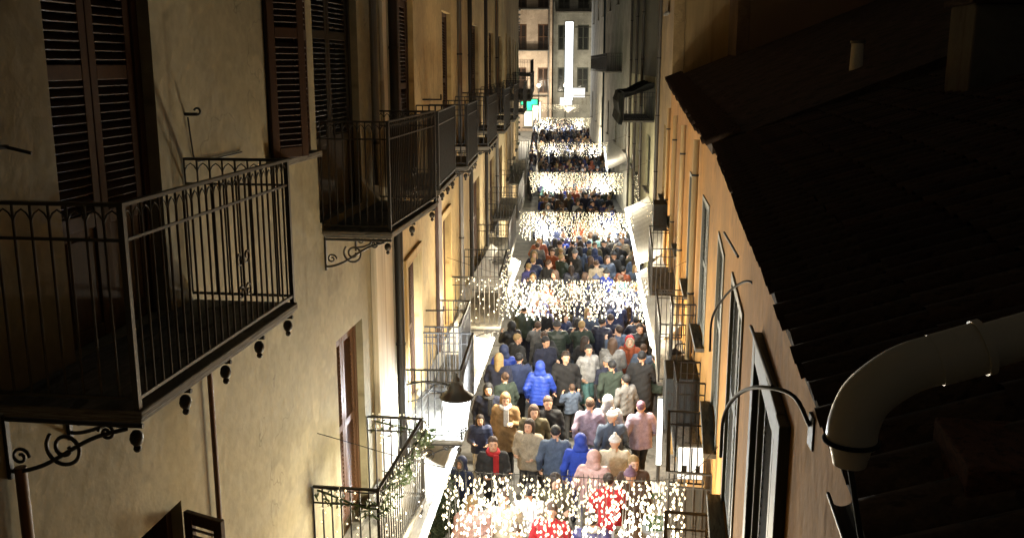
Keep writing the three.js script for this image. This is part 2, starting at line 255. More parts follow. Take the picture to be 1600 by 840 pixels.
// ---- left side, second and third houses
{
  const b = building('yellow_house', 'yellow plastered house second from the left edge, lit by the street lantern', [xl(-12.21), -12.21], [xl(-22.5), -22.5], 'left', 12.5, M.yellow);
  for (const [z0, z1] of [[-12.85, -14.2], [-17.65, -19.05]]) shuttered(b, z0, z1, 6.42, 8.95, M.shutter, { door: true });
  for (const [z0, z1] of [[-12.98, -14.25], [-17.0, -18.3]]) shuttered(b, z0, z1, 2.95, 5.2, M.shutterWarm, { trim: M.yellow });
  balcony(b, -12.3, -14.3, 6.4, 0.6, { brackets: 4, mat: M.ironDark, bracketMat: M.iron }); balcony(b, -15.7, -17.6, 6.35, 0.65, { brackets: 4, mat: M.ironDark, bracketMat: M.iron, joined: true }); balcony(b, -19.6, -22.2, 6.35, 0.7, { brackets: 4, mat: M.ironDark, joined: true });
  balcony(b, -12.4, -14.3, 2.9, 0.85, { brackets: 3, mat: M.ironDark }); balcony(b, -14.6, -16.4, 2.9, 0.6, { brackets: 3, mat: M.ironDark, joined: true }); balcony(b, -18.3, -21.2, 2.9, 1.0, { brackets: 3, mat: M.ironDark, joined: true });
  mesh('pilaster', rbox(0.5, 6.2, 0.06, 0.01, b.u(-16.5), 3.1, 0.031), M.shutterWarm, b.t);
  downpipe(b, -19.9, 0.1, 12.2, 0.05, M.zinc); downpipe(b, -22.2, 0.1, 12.2, 0.05, M.ironDark);
  for (const [z, y] of [[-15.02, 7.46], [-20.6, 7.4], [-14.93, 4.09]]) { const u = b.u(z); mesh('wall_hook', merge([bar(V(u, y, 0), V(u, y, 0.3), 0.012), bar(V(u, y, 0.29), V(u, y + 0.08, 0.29), 0.012)]), M.ironDark, b.t); }
  finish(b);
}
{
  const b = building('beige_house', 'beige house third along the left side, with dark balconies on two floors', [xl(-22.51), -22.51], [xl(-37), -37], 'left', 11.5, M.cream);
  for (const [z0, z1] of [[-23.5, -25.3], [-29.0, -31.0], [-33.4, -35.2]]) { shuttered(b, z0, z1, 6.42, 8.95, M.shutter, { door: true }); shuttered(b, z0 - 0.1, z1 - 0.1, 2.95, 5.1, M.shutterWarm); }
  balcony(b, -23.6, -26.0, 6.4, 0.8, { joined: true, mat: M.ironDark }); balcony(b, -28.4, -31, 6.4, 0.8, { joined: true, mat: M.ironDark }); balcony(b, -33, -36, 6.4, 0.9, { joined: true, mat: M.ironDark });
  balcony(b, -24.6, -28.4, 2.9, 0.85, { joined: true, mat: M.ironDark }); balcony(b, -30, -35, 3.2, 0.85, { joined: true, mat: M.ironDark });
  downpipe(b, -31.4, 0.1, 11.2, 0.05, M.zinc); downpipe(b, -26.9, 0.1, 11.2, 0.05, M.ironDark);
  finish(b);
}
function plainHouse(name, label, a, c, side, y1, mat, o = {}) {
  const b = building(name, label, a, c, side, y1, mat, o), n = o.bays ?? 4;
  for (let k = 0; k < n; k++) { const z0 = a[1] + (c[1] - a[1]) * (k + 0.3) / n, z1 = a[1] + (c[1] - a[1]) * (k + 0.3 + Math.min(0.45, 1.3 * n / b.len)) / n;
    for (const v of o.floors ?? [3.4, 7.0]) { if (o.glazed) glazed(b, z0, z1, v, v + 1.9, M.shutter, false); else shuttered(b, z0, z1, v, v + 2.2, M.shutter, { gap: 0.08 }); } }
  for (const [z0, z1, y, d] of o.balconies ?? []) balcony(b, z0, z1, y, d, { joined: true, mat: M.ironDark, gap: 0.12 });
  if (o.pipe) downpipe(b, o.pipe, 0.1, y1 - 0.2, 0.07, o.pipeMat ?? M.zinc);
  finish(b); return b;
}
plainHouse('terraced_house', 'narrow beige house on the left where the street bends, beside the green cross', [xl(-37.01), -37.01], [xl(-60), -60], 'left', 12, M.tan, { bays: 5, balconies: [[-39, -47, 6.6, 1.0], [-49, -57, 6.6, 1.0], [-40, -50, 3.1, 0.8]] });
plainHouse('terraced_house', 'distant pale house on the left just past the green cross', [xl(-60.01), -60.01], [-8.2, -105], 'left', 15, M.pink, { bays: 7, glazed: true, floors: [3.6, 7.6, 11.4], balconies: [[-64, -80, 7.3, 1.0]] });

// ---- right side
const xa = (z) => 0.5 + 0.085 * -z;
let houseA;
{
  const b = houseA = building('ochre_house', 'ochre house under the dark roof, nearest on the right', [xa(1.5), 1.5], [xa(-12), -12], 'right', 6.88, M.ochre, { depth: 9 });
  shuttered(b, -3.9, -5.05, 4.4, 6.42, M.shutterGrey, { flush: true, frame: M.frameGrey, label: 'grey shuttered window nearest under the roof edge', trim: M.shutterGrey });
  shuttered(b, -6.5, -7.9, 4.3, 6.32, M.shutterGrey, { flush: true, frame: M.frameGrey, label: 'grey shuttered window second from the roof corner' });
  shuttered(b, -9.2, -10.6, 4.2, 6.2, M.shutterGrey, { flush: true, frame: M.frameGrey });
  balcony(b, -9.6, -11.5, 2.75, 0.5, { mat: M.ironDark, screen: true }); balcony(b, -7.0, -8.5, 2.85, 0.5, { mat: M.ironDark });
  shuttered(b, -9.9, -11.1, 0.3, 2.2, M.shutterGrey); 
  finish(b);
}
const xb = (z) => 1.56 + (2.1 - 1.56) * (-12.01 - z) / 15;
{
  const b = building('long_tan_house', 'tan house second on the right, its eave rising towards the tall narrow house', [1.56, -12.01], [2.1, -27], 'right', 6.9, M.ochre, { topFar: 7.45, depth: 9 });
  for (const [z0, z1] of [[-13.2, -14.4], [-16.3, -17.6], [-19.8, -21.2], [-23.6, -25.2]]) { shuttered(b, z0, z1, 4.1, 6.1, M.shutterGrey, { flush: true, frame: M.frameGrey }); }
  balcony(b, -12.6, -13.6, 2.75, 0.4, { mat: M.ironDark }); balcony(b, -14.8, -15.4, 3.3, 0.4, { mat: M.ironDark }); balcony(b, -15.6, -18.2, 2.75, 0.55, { mat: M.ironDark, joined: true }); balcony(b, -20, -23, 3.2, 0.6, { joined: true, mat: M.ironDark });
  for (const z of [-15.2, -18.9, -22.4, -26.2]) downpipe(b, z, 0.1, 6.85, 0.05, M.tan);
  finish(b);
}
plainHouse('tall_narrow_house', 'tall narrow tan house standing above the dark roofs on the right', [2.1, -27.01], [2.25, -34], 'right', 14, M.tan, { bays: 1, floors: [4, 9.5], depth: 1.6, pipe: -33.2 });
{ const b = building('umber_house', 'dark brown house rising behind the roofs at upper right', [3.55, -25.3], [3.7, -40], 'right', 16, M.umber, { depth: 14 }); for (const z of [-28, -32, -36]) shuttered(b, z, z - 1.2, 10, 12.1, M.shutter, { gap: 0.1 }); finish(b); }
{
  const b = building('olive_house', 'olive house, upper wall coloured as shade, behind the tall tan one, with black covered balcony', [2.22, -34.01], [1.85, -50], 'right', 14, M.paleGreen, { depth: 6 });
  for (const [z0, z1] of [[-37, -39], [-42, -44], [-46, -48]]) shuttered(b, z0, z1, 3.2, 5.3, M.shutterGrey, { gap: 0.08 });
  const S = balcony(b, -35.5, -40.5, 6.0, 1.15, { joined: true, mat: M.ironDark });
  const u0 = b.u(-40.5), u1 = b.u(-35.5); // a black sheet over the balcony
  const pr = [[0.02, 7.3], [0.3, 7.22], [0.75, 6.98], [1.2, 6.92], [1.3, 6.6], [1.24, 6.2], [1.3, 5.86], [1.17, 5.84], [1.1, 6.85], [0.02, 7.2]].map(([x, y]) => new THREE.Vector2(-x, y));
  const g = new THREE.ExtrudeGeometry(new THREE.Shape(pr), { depth: u1 - u0 + 0.1, bevelEnabled: false, steps: 30 }); { const p = g.attributes.position; for (let i = 0; i < p.count; i++) { const z = p.getZ(i), w = 0.05 * Math.sin(z * 4.1) + 0.03 * Math.sin(z * 9.7 + p.getY(i) * 3); p.setXYZ(i, p.getX(i) - w * 0.6, p.getY(i) + w, z); } } g.rotateY(Math.PI / 2).translate(u0 - 0.05, 0, 0); g.computeVertexNormals(); mesh('cover_sheet', g, new THREE.MeshStandardMaterial({ color: lin(0.02, 0.024, 0.022), map: rep(clothTex, 0.5), roughness: 0.9, side: THREE.DoubleSide }), S);
  mesh('upper_wall_shade', box(b.len - 0.01, 6.4, 0.02, b.len / 2, 10.75, 0.012), M.greenShaded, b.t);  // darker sheet puts the dim light of the upper storeys into colour
  for (const z of [-41.2, -45, -49.3]) downpipe(b, z, 0.1, 13, 0.06, M.zinc);
  finish(b);
}
plainHouse('grey_house', 'grey house with a dark railed balcony and a dark pipe, right of the lit banner', [1.85, -50.01], [-0.4, -92], 'right', 16, M.grey, { bays: 6, floors: [3.4, 11.5], balconies: [[-56, -74, 7.6, 0.9]], pipe: -71, pipeMat: std(lin(0.03, 0.06, 0.07)), depth: 8 });
// ---- far end
{
  const b = building('pink_house', 'pinkish house closing the far end of the street, left of the lit banner', [-12.5, -118], [-5.2, -118.2], 'left', 22, M.pink, { depth: 8 });
  b.u = (x) => x + 12.5; // here openings are given along x
  for (const x of [-9.6, -6.9]) for (const v of [4.6, 9.7, 14.6]) shuttered(b, x, x + 1.35, v, v + 3, M.shutterWarm, { gap: 0.12, door: true });
  balcony(b, -11.9, -5.6, 9.6, 1.0, { joined: true, mat: M.ironDark, gap: 0.16 }); balcony(b, -11.9, -5.6, 14.4, 1.0, { joined: true, mat: M.ironDark, gap: 0.16 }); balcony(b, -11.9, -5.6, 4.4, 0.8, { joined: true, mat: M.ironDark, gap: 0.16 });
  for (const [x0, x1] of [[-11.6, -9.2], [-8.6, -6.4]]) glazed(b, x0, x1, 0.5, 3.6, M.frameGrey, true);
  downpipe(b, -5.6, 0.1, 21, 0.1, M.zinc);
  finish(b);
  for (const [x, z, w] of [[-10.6, -113, 'left'], [-6.4, -112, 'middle'], [-3.4, -113.5, 'right']]) { const t = thing('added_globe_lamp', `globe lamp added to brighten the far pink house, ${w} one of three`, 'street lamp', [x, 0, z]); mesh('post', merge([bar(V(0, 0, 0), V(0, 5.4, 0), 0.06), bar(V(0, 0, 0), V(0, 0.5, 0), 0.11)]), M.ironDark, t); mesh('lamp_globe', new THREE.SphereGeometry(0.24, 16, 12).translate(0, 5.6, 0), M.bulbBig, t); lightAt(t, 0, 5.6, 0, 130, lin(1, 0.88, 0.68), 12); }  // invented lamps, added to brighten the far end of the street
  const c = building('dim_house', 'dim grey house at the far end, behind the lit banner', [-5.15, -121], [4, -121.2], 'left', 22, M.grey, { depth: 8 });
  c.u = (x) => x + 5.15;
  for (const x of [-4.6, -2.2, 0.4]) for (const v of [4.6, 9.7, 14.6]) shuttered(c, x, x + 1.4, v, v + 3, M.shutterGrey, { gap: 0.12, door: true });
  balcony(c, -4.9, -0.2, 14.2, 1.4, { joined: true, mat: M.ironDark, gap: 0.1 });
  finish(c);
}

// ------------------------------------------------------------------ roofs on the right
{
  // near roof: deck, rows of barrel tiles, gutter; it runs along the ochre house
  const R = thing('tiled_roof', 'large unlit tiled roof sloping up from the eave, filling the right side', 'roof');
  const E0 = V(xa(1.5) - 0.005, 6.99, 1.5), E1 = V(xa(-12) - 0.005, 6.99, -12.0), up = V(8.2, 2.75, 0.3);
  const quad = (a, b, c, d) => { const g = new THREE.BufferGeometry(); g.setAttribute('position', new THREE.Float32BufferAttribute([...a.toArray(), ...b.toArray(), ...c.toArray(), ...a.toArray(), ...c.toArray(), ...d.toArray()], 3)); const L = a.distanceTo(b), W = b.distanceTo(c); g.setAttribute('uv', new THREE.Float32BufferAttribute([0, 0, L, 0, L, W, 0, 0, L, W, 0, W], 2)); g.computeVertexNormals(); return g; };
  const slabOf = (e0, e1, u) => { const dn = V(0, -0.12, 0); const a = e0, b = e1, c = e1.clone().add(u), d = e0.clone().add(u), A = a.clone().add(dn), B = b.clone().add(dn), C = c.clone().add(dn), D = d.clone().add(dn); return merge([quad(a, b, c, d), quad(D, C, B, A), quad(A, B, b, a), quad(B, C, c, b), quad(C, D, d, c), quad(D, A, a, d)]); };
  mesh('roof_deck', slabOf(E0, E1, up), M.roof, R);
  // barrel tiles: rows up the slope
  const along = E1.clone().sub(E0), L = along.length(), dir = along.clone().normalize(), un = up.clone().normalize(), nrm = un.clone().cross(dir).normalize(); if (nrm.y < 0) nrm.negate();
  const tileGeo = (r0, r1, len) => { const g = new THREE.CylinderGeometry(r0, r1, len, 8, 1, true, 0, Math.PI); return g; };
  const basis = new THREE.Matrix4().makeBasis(dir.clone().negate(), un, un.clone().cross(dir.clone().negate()).normalize());
  const inst = [], first = [];
  const pitch = 0.2, n = Math.floor(L / pitch);
  for (let i = 0; i < n; i++) for (let j = 0; j < 20; j++) {
    const p = E0.clone().addScaledVector(dir, (i + 0.5) * pitch + rr(-0.008, 0.008)).addScaledVector(un, j * 0.42 + 0.2 + rr(-0.015, 0.015) - (j ? 0 : 0.02)).addScaledVector(nrm, 0.012 + rr(0, 0.008));
    const m = basis.clone().setPosition(p); (j === 0 ? first : inst).push(m);
  }
  const tg = tileGeo(0.075, 0.09, 0.46);
  // which way the half barrel bulges: put its middle along +normal
  tg.rotateY(-Math.PI / 2); { const t = V(0, 0, 1).transformDirection(basis); if (t.dot(nrm) < 0) tg.rotateY(Math.PI); }
  const tm = new THREE.MeshStandardMaterial({ color: lin(0.16, 0.095, 0.063), roughness: 0.95, side: THREE.DoubleSide, map: rep(stoneTex, 1) });
  const im = new THREE.InstancedMesh(tg, tm, inst.length); inst.forEach((m, i) => { im.setMatrixAt(i, m); const k = rr(0.6, 1.3); im.setColorAt(i, new THREE.Color(k, k * rr(0.85, 1), k * rr(0.8, 1))); }); im.name = 'roof_tiles'; R.add(im); stuff(im);
  for (const m of first) { const t = mesh('eave_tile', tg, tm, R); t.applyMatrix4(m); }
  const gut = (() => { const g = []; const a = V(xa(1.5) - 0.04, 6.9, 1.5), b = V(xa(-2.4) - 0.04, 6.9, -2.4); const s = 10, p = []; for (let i = 0; i <= s; i++) { const t = Math.PI + Math.PI * i / s; p.push([0.035 * Math.cos(t), 0.035 * Math.sin(t)]); } for (let i = 0; i < s; i++) { const q = (e, k) => V(e.x + p[k][0], e.y + p[k][1], e.z); g.push(quad(q(a, i), q(b, i), q(b, i + 1), q(a, i + 1))); } g.push(bar(V(a.x - 0.035, a.y, a.z), V(b.x - 0.035, b.y, b.z), 0.005, 6)); return merge(g); })();
  mesh('gutter', gut, new THREE.MeshStandardMaterial({ color: lin(0.05, 0.05, 0.045), roughness: 0.5, metalness: 0.4, side: THREE.DoubleSide, map: metalTex }), R);

  const R2 = thing('tiled_roof', 'dark roof over the tan house, ending in a point before the tall house', 'roof');
  const F0 = V(xb(-12.01) - 0.1, 7.03, -12.03), F1 = V(xb(-26.8) - 0.12, 7.6, -26.6);
  mesh('roof_deck', slabOf(F0, F1, V(9, 3.6, 0.3)), M.roof, R2);
  const d2 = F1.clone().sub(F0), l2 = d2.length(); d2.normalize(); const u2 = V(9, 3.6, 0.3).normalize(), b2 = new THREE.Matrix4().makeBasis(d2.clone().negate(), u2, u2.clone().cross(d2.clone().negate()).normalize());
  for (let i = 0; i < Math.floor(l2 / 0.22); i++) { const t = mesh('eave_tile', tg, tm, R2); t.applyMatrix4(b2.clone().setPosition(F0.clone().addScaledVector(d2, (i + 0.5) * 0.22).addScaledVector(u2, 0.14 + rr(-0.03, 0.03)).add(V(0, 0.02, 0)))); }
  // things on the near roof
  const up1 = un.clone(); const onRoof = (x, z) => { const t = (x - xa(z) + 0.1) / 8.2; return 7 + 2.75 * t; };
  const ch = thing('roof_vent', 'small pale vent pipe standing on the dark roof at upper right', 'vent', [3.62, 7.62, -14]);
  mesh('vent_pipe', new THREE.CylinderGeometry(0.08, 0.1, 0.72, 14).translate(0, 0.3, 0), M.pvc, ch); mesh('vent_cap', new THREE.CylinderGeometry(0.1, 0.1, 0.035, 14).translate(0, 0.68, 0), M.zinc, ch);
  const sk = thing('wall_awning', 'small pale awning on the dark house at the top right', 'awning', [7.4, 9.35, -25.18]);
  mesh('canopy', box(0.8, 0.02, 0.5, 0, 0, 0.22).rotateX(0.45), M.tableCloth, sk); mesh('valance', box(0.8, 0.14, 0.02, 0, -0.28, 0.43), M.tableCloth, sk);
  const st = thing('chimney_stack', 'broad plastered chimney stack barely visible on the dark roof at right', 'chimney', [3.85, onRoof(3.85, -9.2) - 0.25, -9.2]);
  mesh('stack', rbox(1.15, 0.95, 0.6, 0.02, 0, 0.4, 0), M.cement, st); mesh('cap_slab', rbox(1.25, 0.06, 0.7, 0.01, 0, 0.9, 0), M.roof, st);
}
{ // the white drain pipe over the gutter
  const P = thing('drain_pipe', 'thick off-white plastic drain pipe with an elbow, crossing the roof at lower right', 'drain pipe');
  const z = -1.8, r = 0.043, a = V(1.5, 7.735, z), c = V(0.665, 7.457, z), d = a.clone().sub(c).normalize();
  mesh('straight_pipe', bar(c, a, r, 28), M.pvc, P);
  mesh('coupling', merge([bar(c.clone().addScaledVector(d, -0.015), c.clone().addScaledVector(d, 0.075), r + 0.007, 28), bar(c.clone().addScaledVector(d, 0.066), c.clone().addScaledVector(d, 0.08), r + 0.011, 28)]), M.pvc, P);
  const el = [c.clone().addScaledVector(d, 0.01), c.clone().addScaledVector(d, -0.06), V(0.565, 7.41, z), V(0.527, 7.37, z), V(0.51, 7.32, z), V(0.508, 7.28, z)];
  mesh('elbow', new THREE.TubeGeometry(new THREE.CatmullRomCurve3(el, false, 'centripetal'), 28, r + 0.005, 28), M.pvc, P);
  mesh('lower_pipe', new THREE.CylinderGeometry(r, r * 0.72, 0.05, 28).translate(0.508, 7.262, z), M.pvc, P);
  mesh('clamp_ring', new THREE.TorusGeometry(r + 0.007, 0.005, 8, 32).rotateX(Math.PI / 2).translate(0.508, 7.287, z), M.rubber, P);
  mesh('support_strap', merge([bar(V(0.508, 7.27, z - 0.03), V(0.57, 6.98, z - 0.04), 0.006, 6)]), M.rubber, P);
  const w = thing('parapet_block', 'dim reddish terracotta parapet below the drain pipe at lower right', 'parapet', [1.12, 6.97, -2.05], -0.1);
  for (let k = 0; k < 4; k++) mesh('brick', rbox(0.22, 0.11, 0.3, 0.008, -0.21 + k * 0.23, 0.16, rr(-0.004, 0.004)), M.terracotta, w);
  mesh('parapet_base', rbox(0.98, 0.11, 0.34, 0.01, 0.13, 0.05, 0), M.roof, w);
}
{ // curved iron arms and the hanging wire below the eave
  const arm = (label, pts, tail) => { const t = thing('curved_iron_arm', label, 'bracket'); mesh('arm', tube(pts, 0.008, 40, 7), M.ironDark, t); mesh('fixing_plate', rbox(0.02, 0.12, 0.08, 0.005, pts[0].x + 0.012, pts[0].y - 0.02, pts[0].z), M.ironDark, t); mesh('strut', bar(...tail, 0.009, 7), M.ironDark, t); };
  arm('nearer of two curved black iron arms arching from the ochre wall below the eave', [V(0.76, 6.78, -3.2), V(0.72, 6.86, -3.25), V(0.65, 6.83, -3.45), V(0.60, 6.72, -3.7), V(0.57, 6.55, -3.9), V(0.585, 6.3, -4.05)], [V(0.78, 6.75, -4.6), V(0.665, 6.85, -3.4)]);
  arm('farther of two curved black iron arms arching from the ochre wall below the eave', [V(1.06, 6.6, -5.9), V(1.0, 6.66, -6.0), V(0.94, 6.6, -6.15), V(0.88, 6.48, -6.3), V(0.83, 6.3, -6.45), V(0.83, 6.05, -6.5)], [V(1.0, 6.75, -7.3), V(0.93, 6.8, -6.1)]);
}
{ // dark air conditioner units hung on the right-hand walls
  const unit = (label, x, y, z, w, h, d, turn) => { const t = thing('air_conditioner', label, 'air conditioner', [x, y, z], turn); mesh('casing', rbox(w, h, d, 0.02, 0, h / 2, 0), std(lin(0.05, 0.05, 0.045), { map: metalTex }), t); const g = []; for (let k = 0; k < 6; k++) g.push(new THREE.TorusGeometry(0.05 + k * 0.034, 0.006, 5, 24).translate(-w * 0.15, h / 2, d / 2 + 0.004)); mesh('fan_grille', merge(g), M.ironDark, t); mesh('wall_bracket', merge([box(0.04, 0.04, d + 0.12, -w * 0.35, -0.022, -0.06), box(0.04, 0.04, d + 0.12, w * 0.35, -0.022, -0.06)]), M.iron, t); };
  unit('dark air conditioner on the right-hand wall above the railed balcony', 1.4, 2.62, -14.2, 0.95, 0.82, 0.5, -Math.PI / 2 - 0.04);
  unit('smaller dark air conditioner far along the right-hand wall', 1.72, 3.9, -24.6, 0.9, 0.65, 0.35, -Math.PI / 2 - 0.04);
}
// ------------------------------------------------------------------ lights strung over the street
const bulbGeo = new THREE.OctahedronGeometry(0.0145, 0).scale(0.95, 1.5, 0.95);
function strandBulbs(len, n, sx = 0.03) { const g = []; for (let k = 0; k < n; k++) g.push(bulbGeo.clone().scale(rr(0.7, 1.15), rr(0.7, 1.2), 1).translate(rr(-sx, sx), -0.05 - (len - 0.06) * (k + rr(0.1, 0.9)) / n, rr(-sx, sx))); return merge(g); }
const ordinal = ['nearest', 'second', 'third', 'fourth', 'fifth', 'sixth', 'seventh', 'eighth', 'ninth', 'tenth', 'eleventh'];
const variants = []; for (let k = 0; k < 8; k++) { const len = [0.78, 0.62, 0.84, 0.5, 0.74, 0.88, 0.56, 0.8][k]; variants.push([tube([V(0, 0, 0), V(0.012, -len * 0.4, 0.01), V(-0.01, -len * 0.7, 0), V(0, -len, 0)], 0.0035, 8, 4), strandBulbs(len, 14 + (k % 4), 0.045), strandBulbs(len, 8, 0.035)]); }
[[-8.9, -1.42, 0.95], [-17.9, -1.66, 1.06], [-26.5, -1.98, 1.1], [-36.5, -2.4, 1.1], [-51, -2.9, 0.7], [-75, -4.6, -0.3], [-100, -7.2, -1.6]].forEach(([z, x0, x1], i) => {
  const t = thing('light_curtain', i === 0 ? 'curtain of warm string lights across the street nearest the camera, cut by the bottom edge' : `curtain of warm string lights across the street, ${ordinal[i]} counting from the camera`, 'string lights', [0, 4.02, z], 0, 'curtains of string lights across the street');
  const wl = xl(z), wr = z > -12 ? xa(z) : z > -27 ? xb(z) : z > -50 ? 2 : 1.85 - (-50 - z) * 0.054;
  mesh('support_cable', tube([V(wl, 0.35, 0), V(x0, 0.03, 0), V((x0 + x1) / 2, -0.02, 0), V(x1, 0.03, 0), V(wr, 0.35, 0)], 0.0045, 30, 5), M.cable, t);
  const n = Math.round((x1 - x0) / (i < 4 ? 0.044 : 0.075));
  for (let k = 0; k <= n; k++) { const v = variants[(k * 5 + i * 3 + Math.floor(rnd() * 3)) % 8]; const s = mesh('light_strand', v[0], M.cable, t); s.position.set(x0 + (x1 - x0) * k / n + rr(-0.02, 0.02), 0, rr(-0.03, 0.03)); s.rotation.y = rr(0, 6); stuff(mesh('bulbs', v[i < 4 ? 1 : 2], M.bulb, s)); }
  const I = LAMP.curtain * (i === 0 ? 0.85 : 1) * (i > 4 ? 2.2 : 1);
  { const l = new THREE.RectAreaLight(lin(1, 0.9, 0.7), LAMP.down * (i > 4 ? 2 : 1), x1 - x0, 0.22); l.name = 'curtain_glow'; l.position.set((x0 + x1) / 2, -0.9, 0); l.rotation.x = -Math.PI / 2; t.add(l); }
  for (const f of [0.2, 0.8]) lightAt(t, x0 + (x1 - x0) * f, -0.62, 0.12, I, lin(1, 0.88, 0.66), 10);
});

// lantern on a wall arm
{
  const t = thing('street_lantern', 'black street lantern with a brightly glowing white lamp, on the left wall', 'street lamp', [-1.83, 3.35, -12.5]);
  const hood = new THREE.LatheGeometry([[0.0, 0.5], [0.02, 0.49], [0.018, 0.45], [0.045, 0.42], [0.055, 0.38], [0.1, 0.34], [0.11, 0.27], [0.18, 0.2], [0.24, 0.165], [0.24, 0.145], [0.18, 0.15], [0, 0.16]].map(([x, y]) => new THREE.Vector2(x, y)), 28);
  mesh('hood', hood, M.ironDark, t);
  mesh('lamp_bulb', new THREE.LatheGeometry([[0, -0.3], [0.09, -0.295], [0.14, -0.26], [0.18, 0], [0.2, 0.12], [0, 0.13]].map(([x, y]) => new THREE.Vector2(x, y)), 24), M.lampGlow, t);
  mesh('lantern_cage', merge([...[0, 1, 2, 3].map((k) => bar(V(0.225 * Math.cos(k * 1.571 + 0.6), 0.14, 0.225 * Math.sin(k * 1.571 + 0.6)), V(0.15 * Math.cos(k * 1.571 + 0.6), -0.31, 0.13 * Math.sin(k * 1.571 + 0.6)), 0.007, 6)), new THREE.TorusGeometry(0.15, 0.01, 6, 24).rotateX(Math.PI / 2).translate(0, -0.31, 0), new THREE.SphereGeometry(0.03, 10, 8).translate(0, -0.325, 0)]), M.ironDark, t);
  mesh('wall_arm', merge([tube([V(-0.74, 0.3, 0), V(-0.45, 0.36, 0), V(-0.2, 0.34, 0), V(-0.05, 0.3, 0)], 0.016, 26, 8), tube([V(-0.74, 0.05, 0), V(-0.5, 0.12, 0), V(-0.3, 0.33, 0)], 0.01, 20, 6)]), M.ironDark, t);
  lightAt(t, 0, 0, 0, LAMP.lantern, lin(0.88, 0.95, 1), 6);
}
// white awnings over the shops, each with a light tube under its front edge
function awning(label, side, xw, xo, z0, z1, y, glow, cloth) {
  const L = Math.abs(z1 - z0), t = thing('shop_awning', label, 'awning', [xw, 0, (z0 + z1) / 2], side === 'left' ? Math.PI / 2 : -Math.PI / 2, 'awnings along the shops');
  // local: z out into the street, x along
  const d = Math.abs(xo - xw), g = new THREE.PlaneGeometry(L, 1, Math.ceil(L * 8), 8), p = g.attributes.position;
  for (let i = 0; i < p.count; i++) { const s = 0.5 - p.getY(i); p.setXYZ(i, p.getX(i), y + 0.45 * (1 - s) - 0.05 * Math.sin(Math.PI * s) + 0.008 * Math.sin(p.getX(i) * 8), 0.02 + d * s); }
  g.computeVertexNormals();
  const mat = M.awning.clone(); mat.side = THREE.DoubleSide; if (cloth) mat.color = cloth;
  mesh('canopy', g, mat, t);
  const v = new THREE.PlaneGeometry(L, 0.26, Math.ceil(L * 16), 3), q = v.attributes.position;
  for (let i = 0; i < q.count; i++) { const x = q.getX(i), s = 0.5 - q.getY(i) / 0.26; q.setXYZ(i, x, y - 0.002 - 0.24 * s - (s > 0.99 ? 0.035 * Math.abs(Math.sin(x * 7)) : 0), 0.022 + d + 0.03 * s * Math.sin(x * 14)); }
  v.computeVertexNormals(); mesh('valance', v, mat, t);
  mesh('front_bar', bar(V(-L / 2, y - 0.02, d - 0.01), V(L / 2, y - 0.02, d - 0.01), 0.014), M.frameGrey, t);
  for (const s of [-1, 1]) mesh('folding_arm', merge([bar(V(s * L * 0.4, y + 0.05, 0.02), V(s * L * 0.32, y, d * 0.5), 0.014), bar(V(s * L * 0.32, y, d * 0.5), V(s * L * 0.42, y - 0.03, d - 0.03), 0.014)]), M.frameGrey, t);
  if (glow) { mesh('light_tube', bar(V(-L / 2 + 0.1, y - 0.06, d + 0.075), V(L / 2 - 0.1, y - 0.06, d + 0.075), 0.03, 10), M.tubeGlow, t);
    const l = new THREE.RectAreaLight(lin(0.9, 0.96, 1), glow, L - 0.2, 0.06); l.name = 'tube_lamp'; l.position.set(0, y - 0.06, d + 0.12); t.add(l); l.lookAt(t.localToWorld(V(0, y - 0.7, d + 1)));
    const k = new THREE.RectAreaLight(lin(0.9, 0.96, 1), glow * 0.6, L - 0.2, 0.06); k.name = 'tube_lamp'; k.position.set(0, y - 0.1, d + 0.035); t.add(k); k.lookAt(t.localToWorld(V(0, y + 0.9, d - 0.9))); }
}
awning('cream awning nearest on the left, beneath the street lantern', 'left', -2.62, -2.02, -9.9, -13.6, 2.5, 18, lin(0.34, 0.30, 0.21));
awning('white awning on the left just past the street lantern', 'left', -2.7, -2.06, -14.0, -19.0, 2.55, 26);
awning('white awning third along the left side, behind the blue jackets', 'left', -2.85, -2.1, -19.4, -26.5, 2.6, 26);
awning('bright white awning nearest on the right, beside the second light curtain', 'right', xb(-21), 1.3, -18.6, -25.5, 2.55, 70);
awning('bright white awning on the right, beside the third light curtain', 'right', 2.15, 1.34, -26.2, -37, 2.6, 70);
awning('bluish white awning far along the right side', 'right', 1.7, 0.75, -48, -62, 2.9, 70);

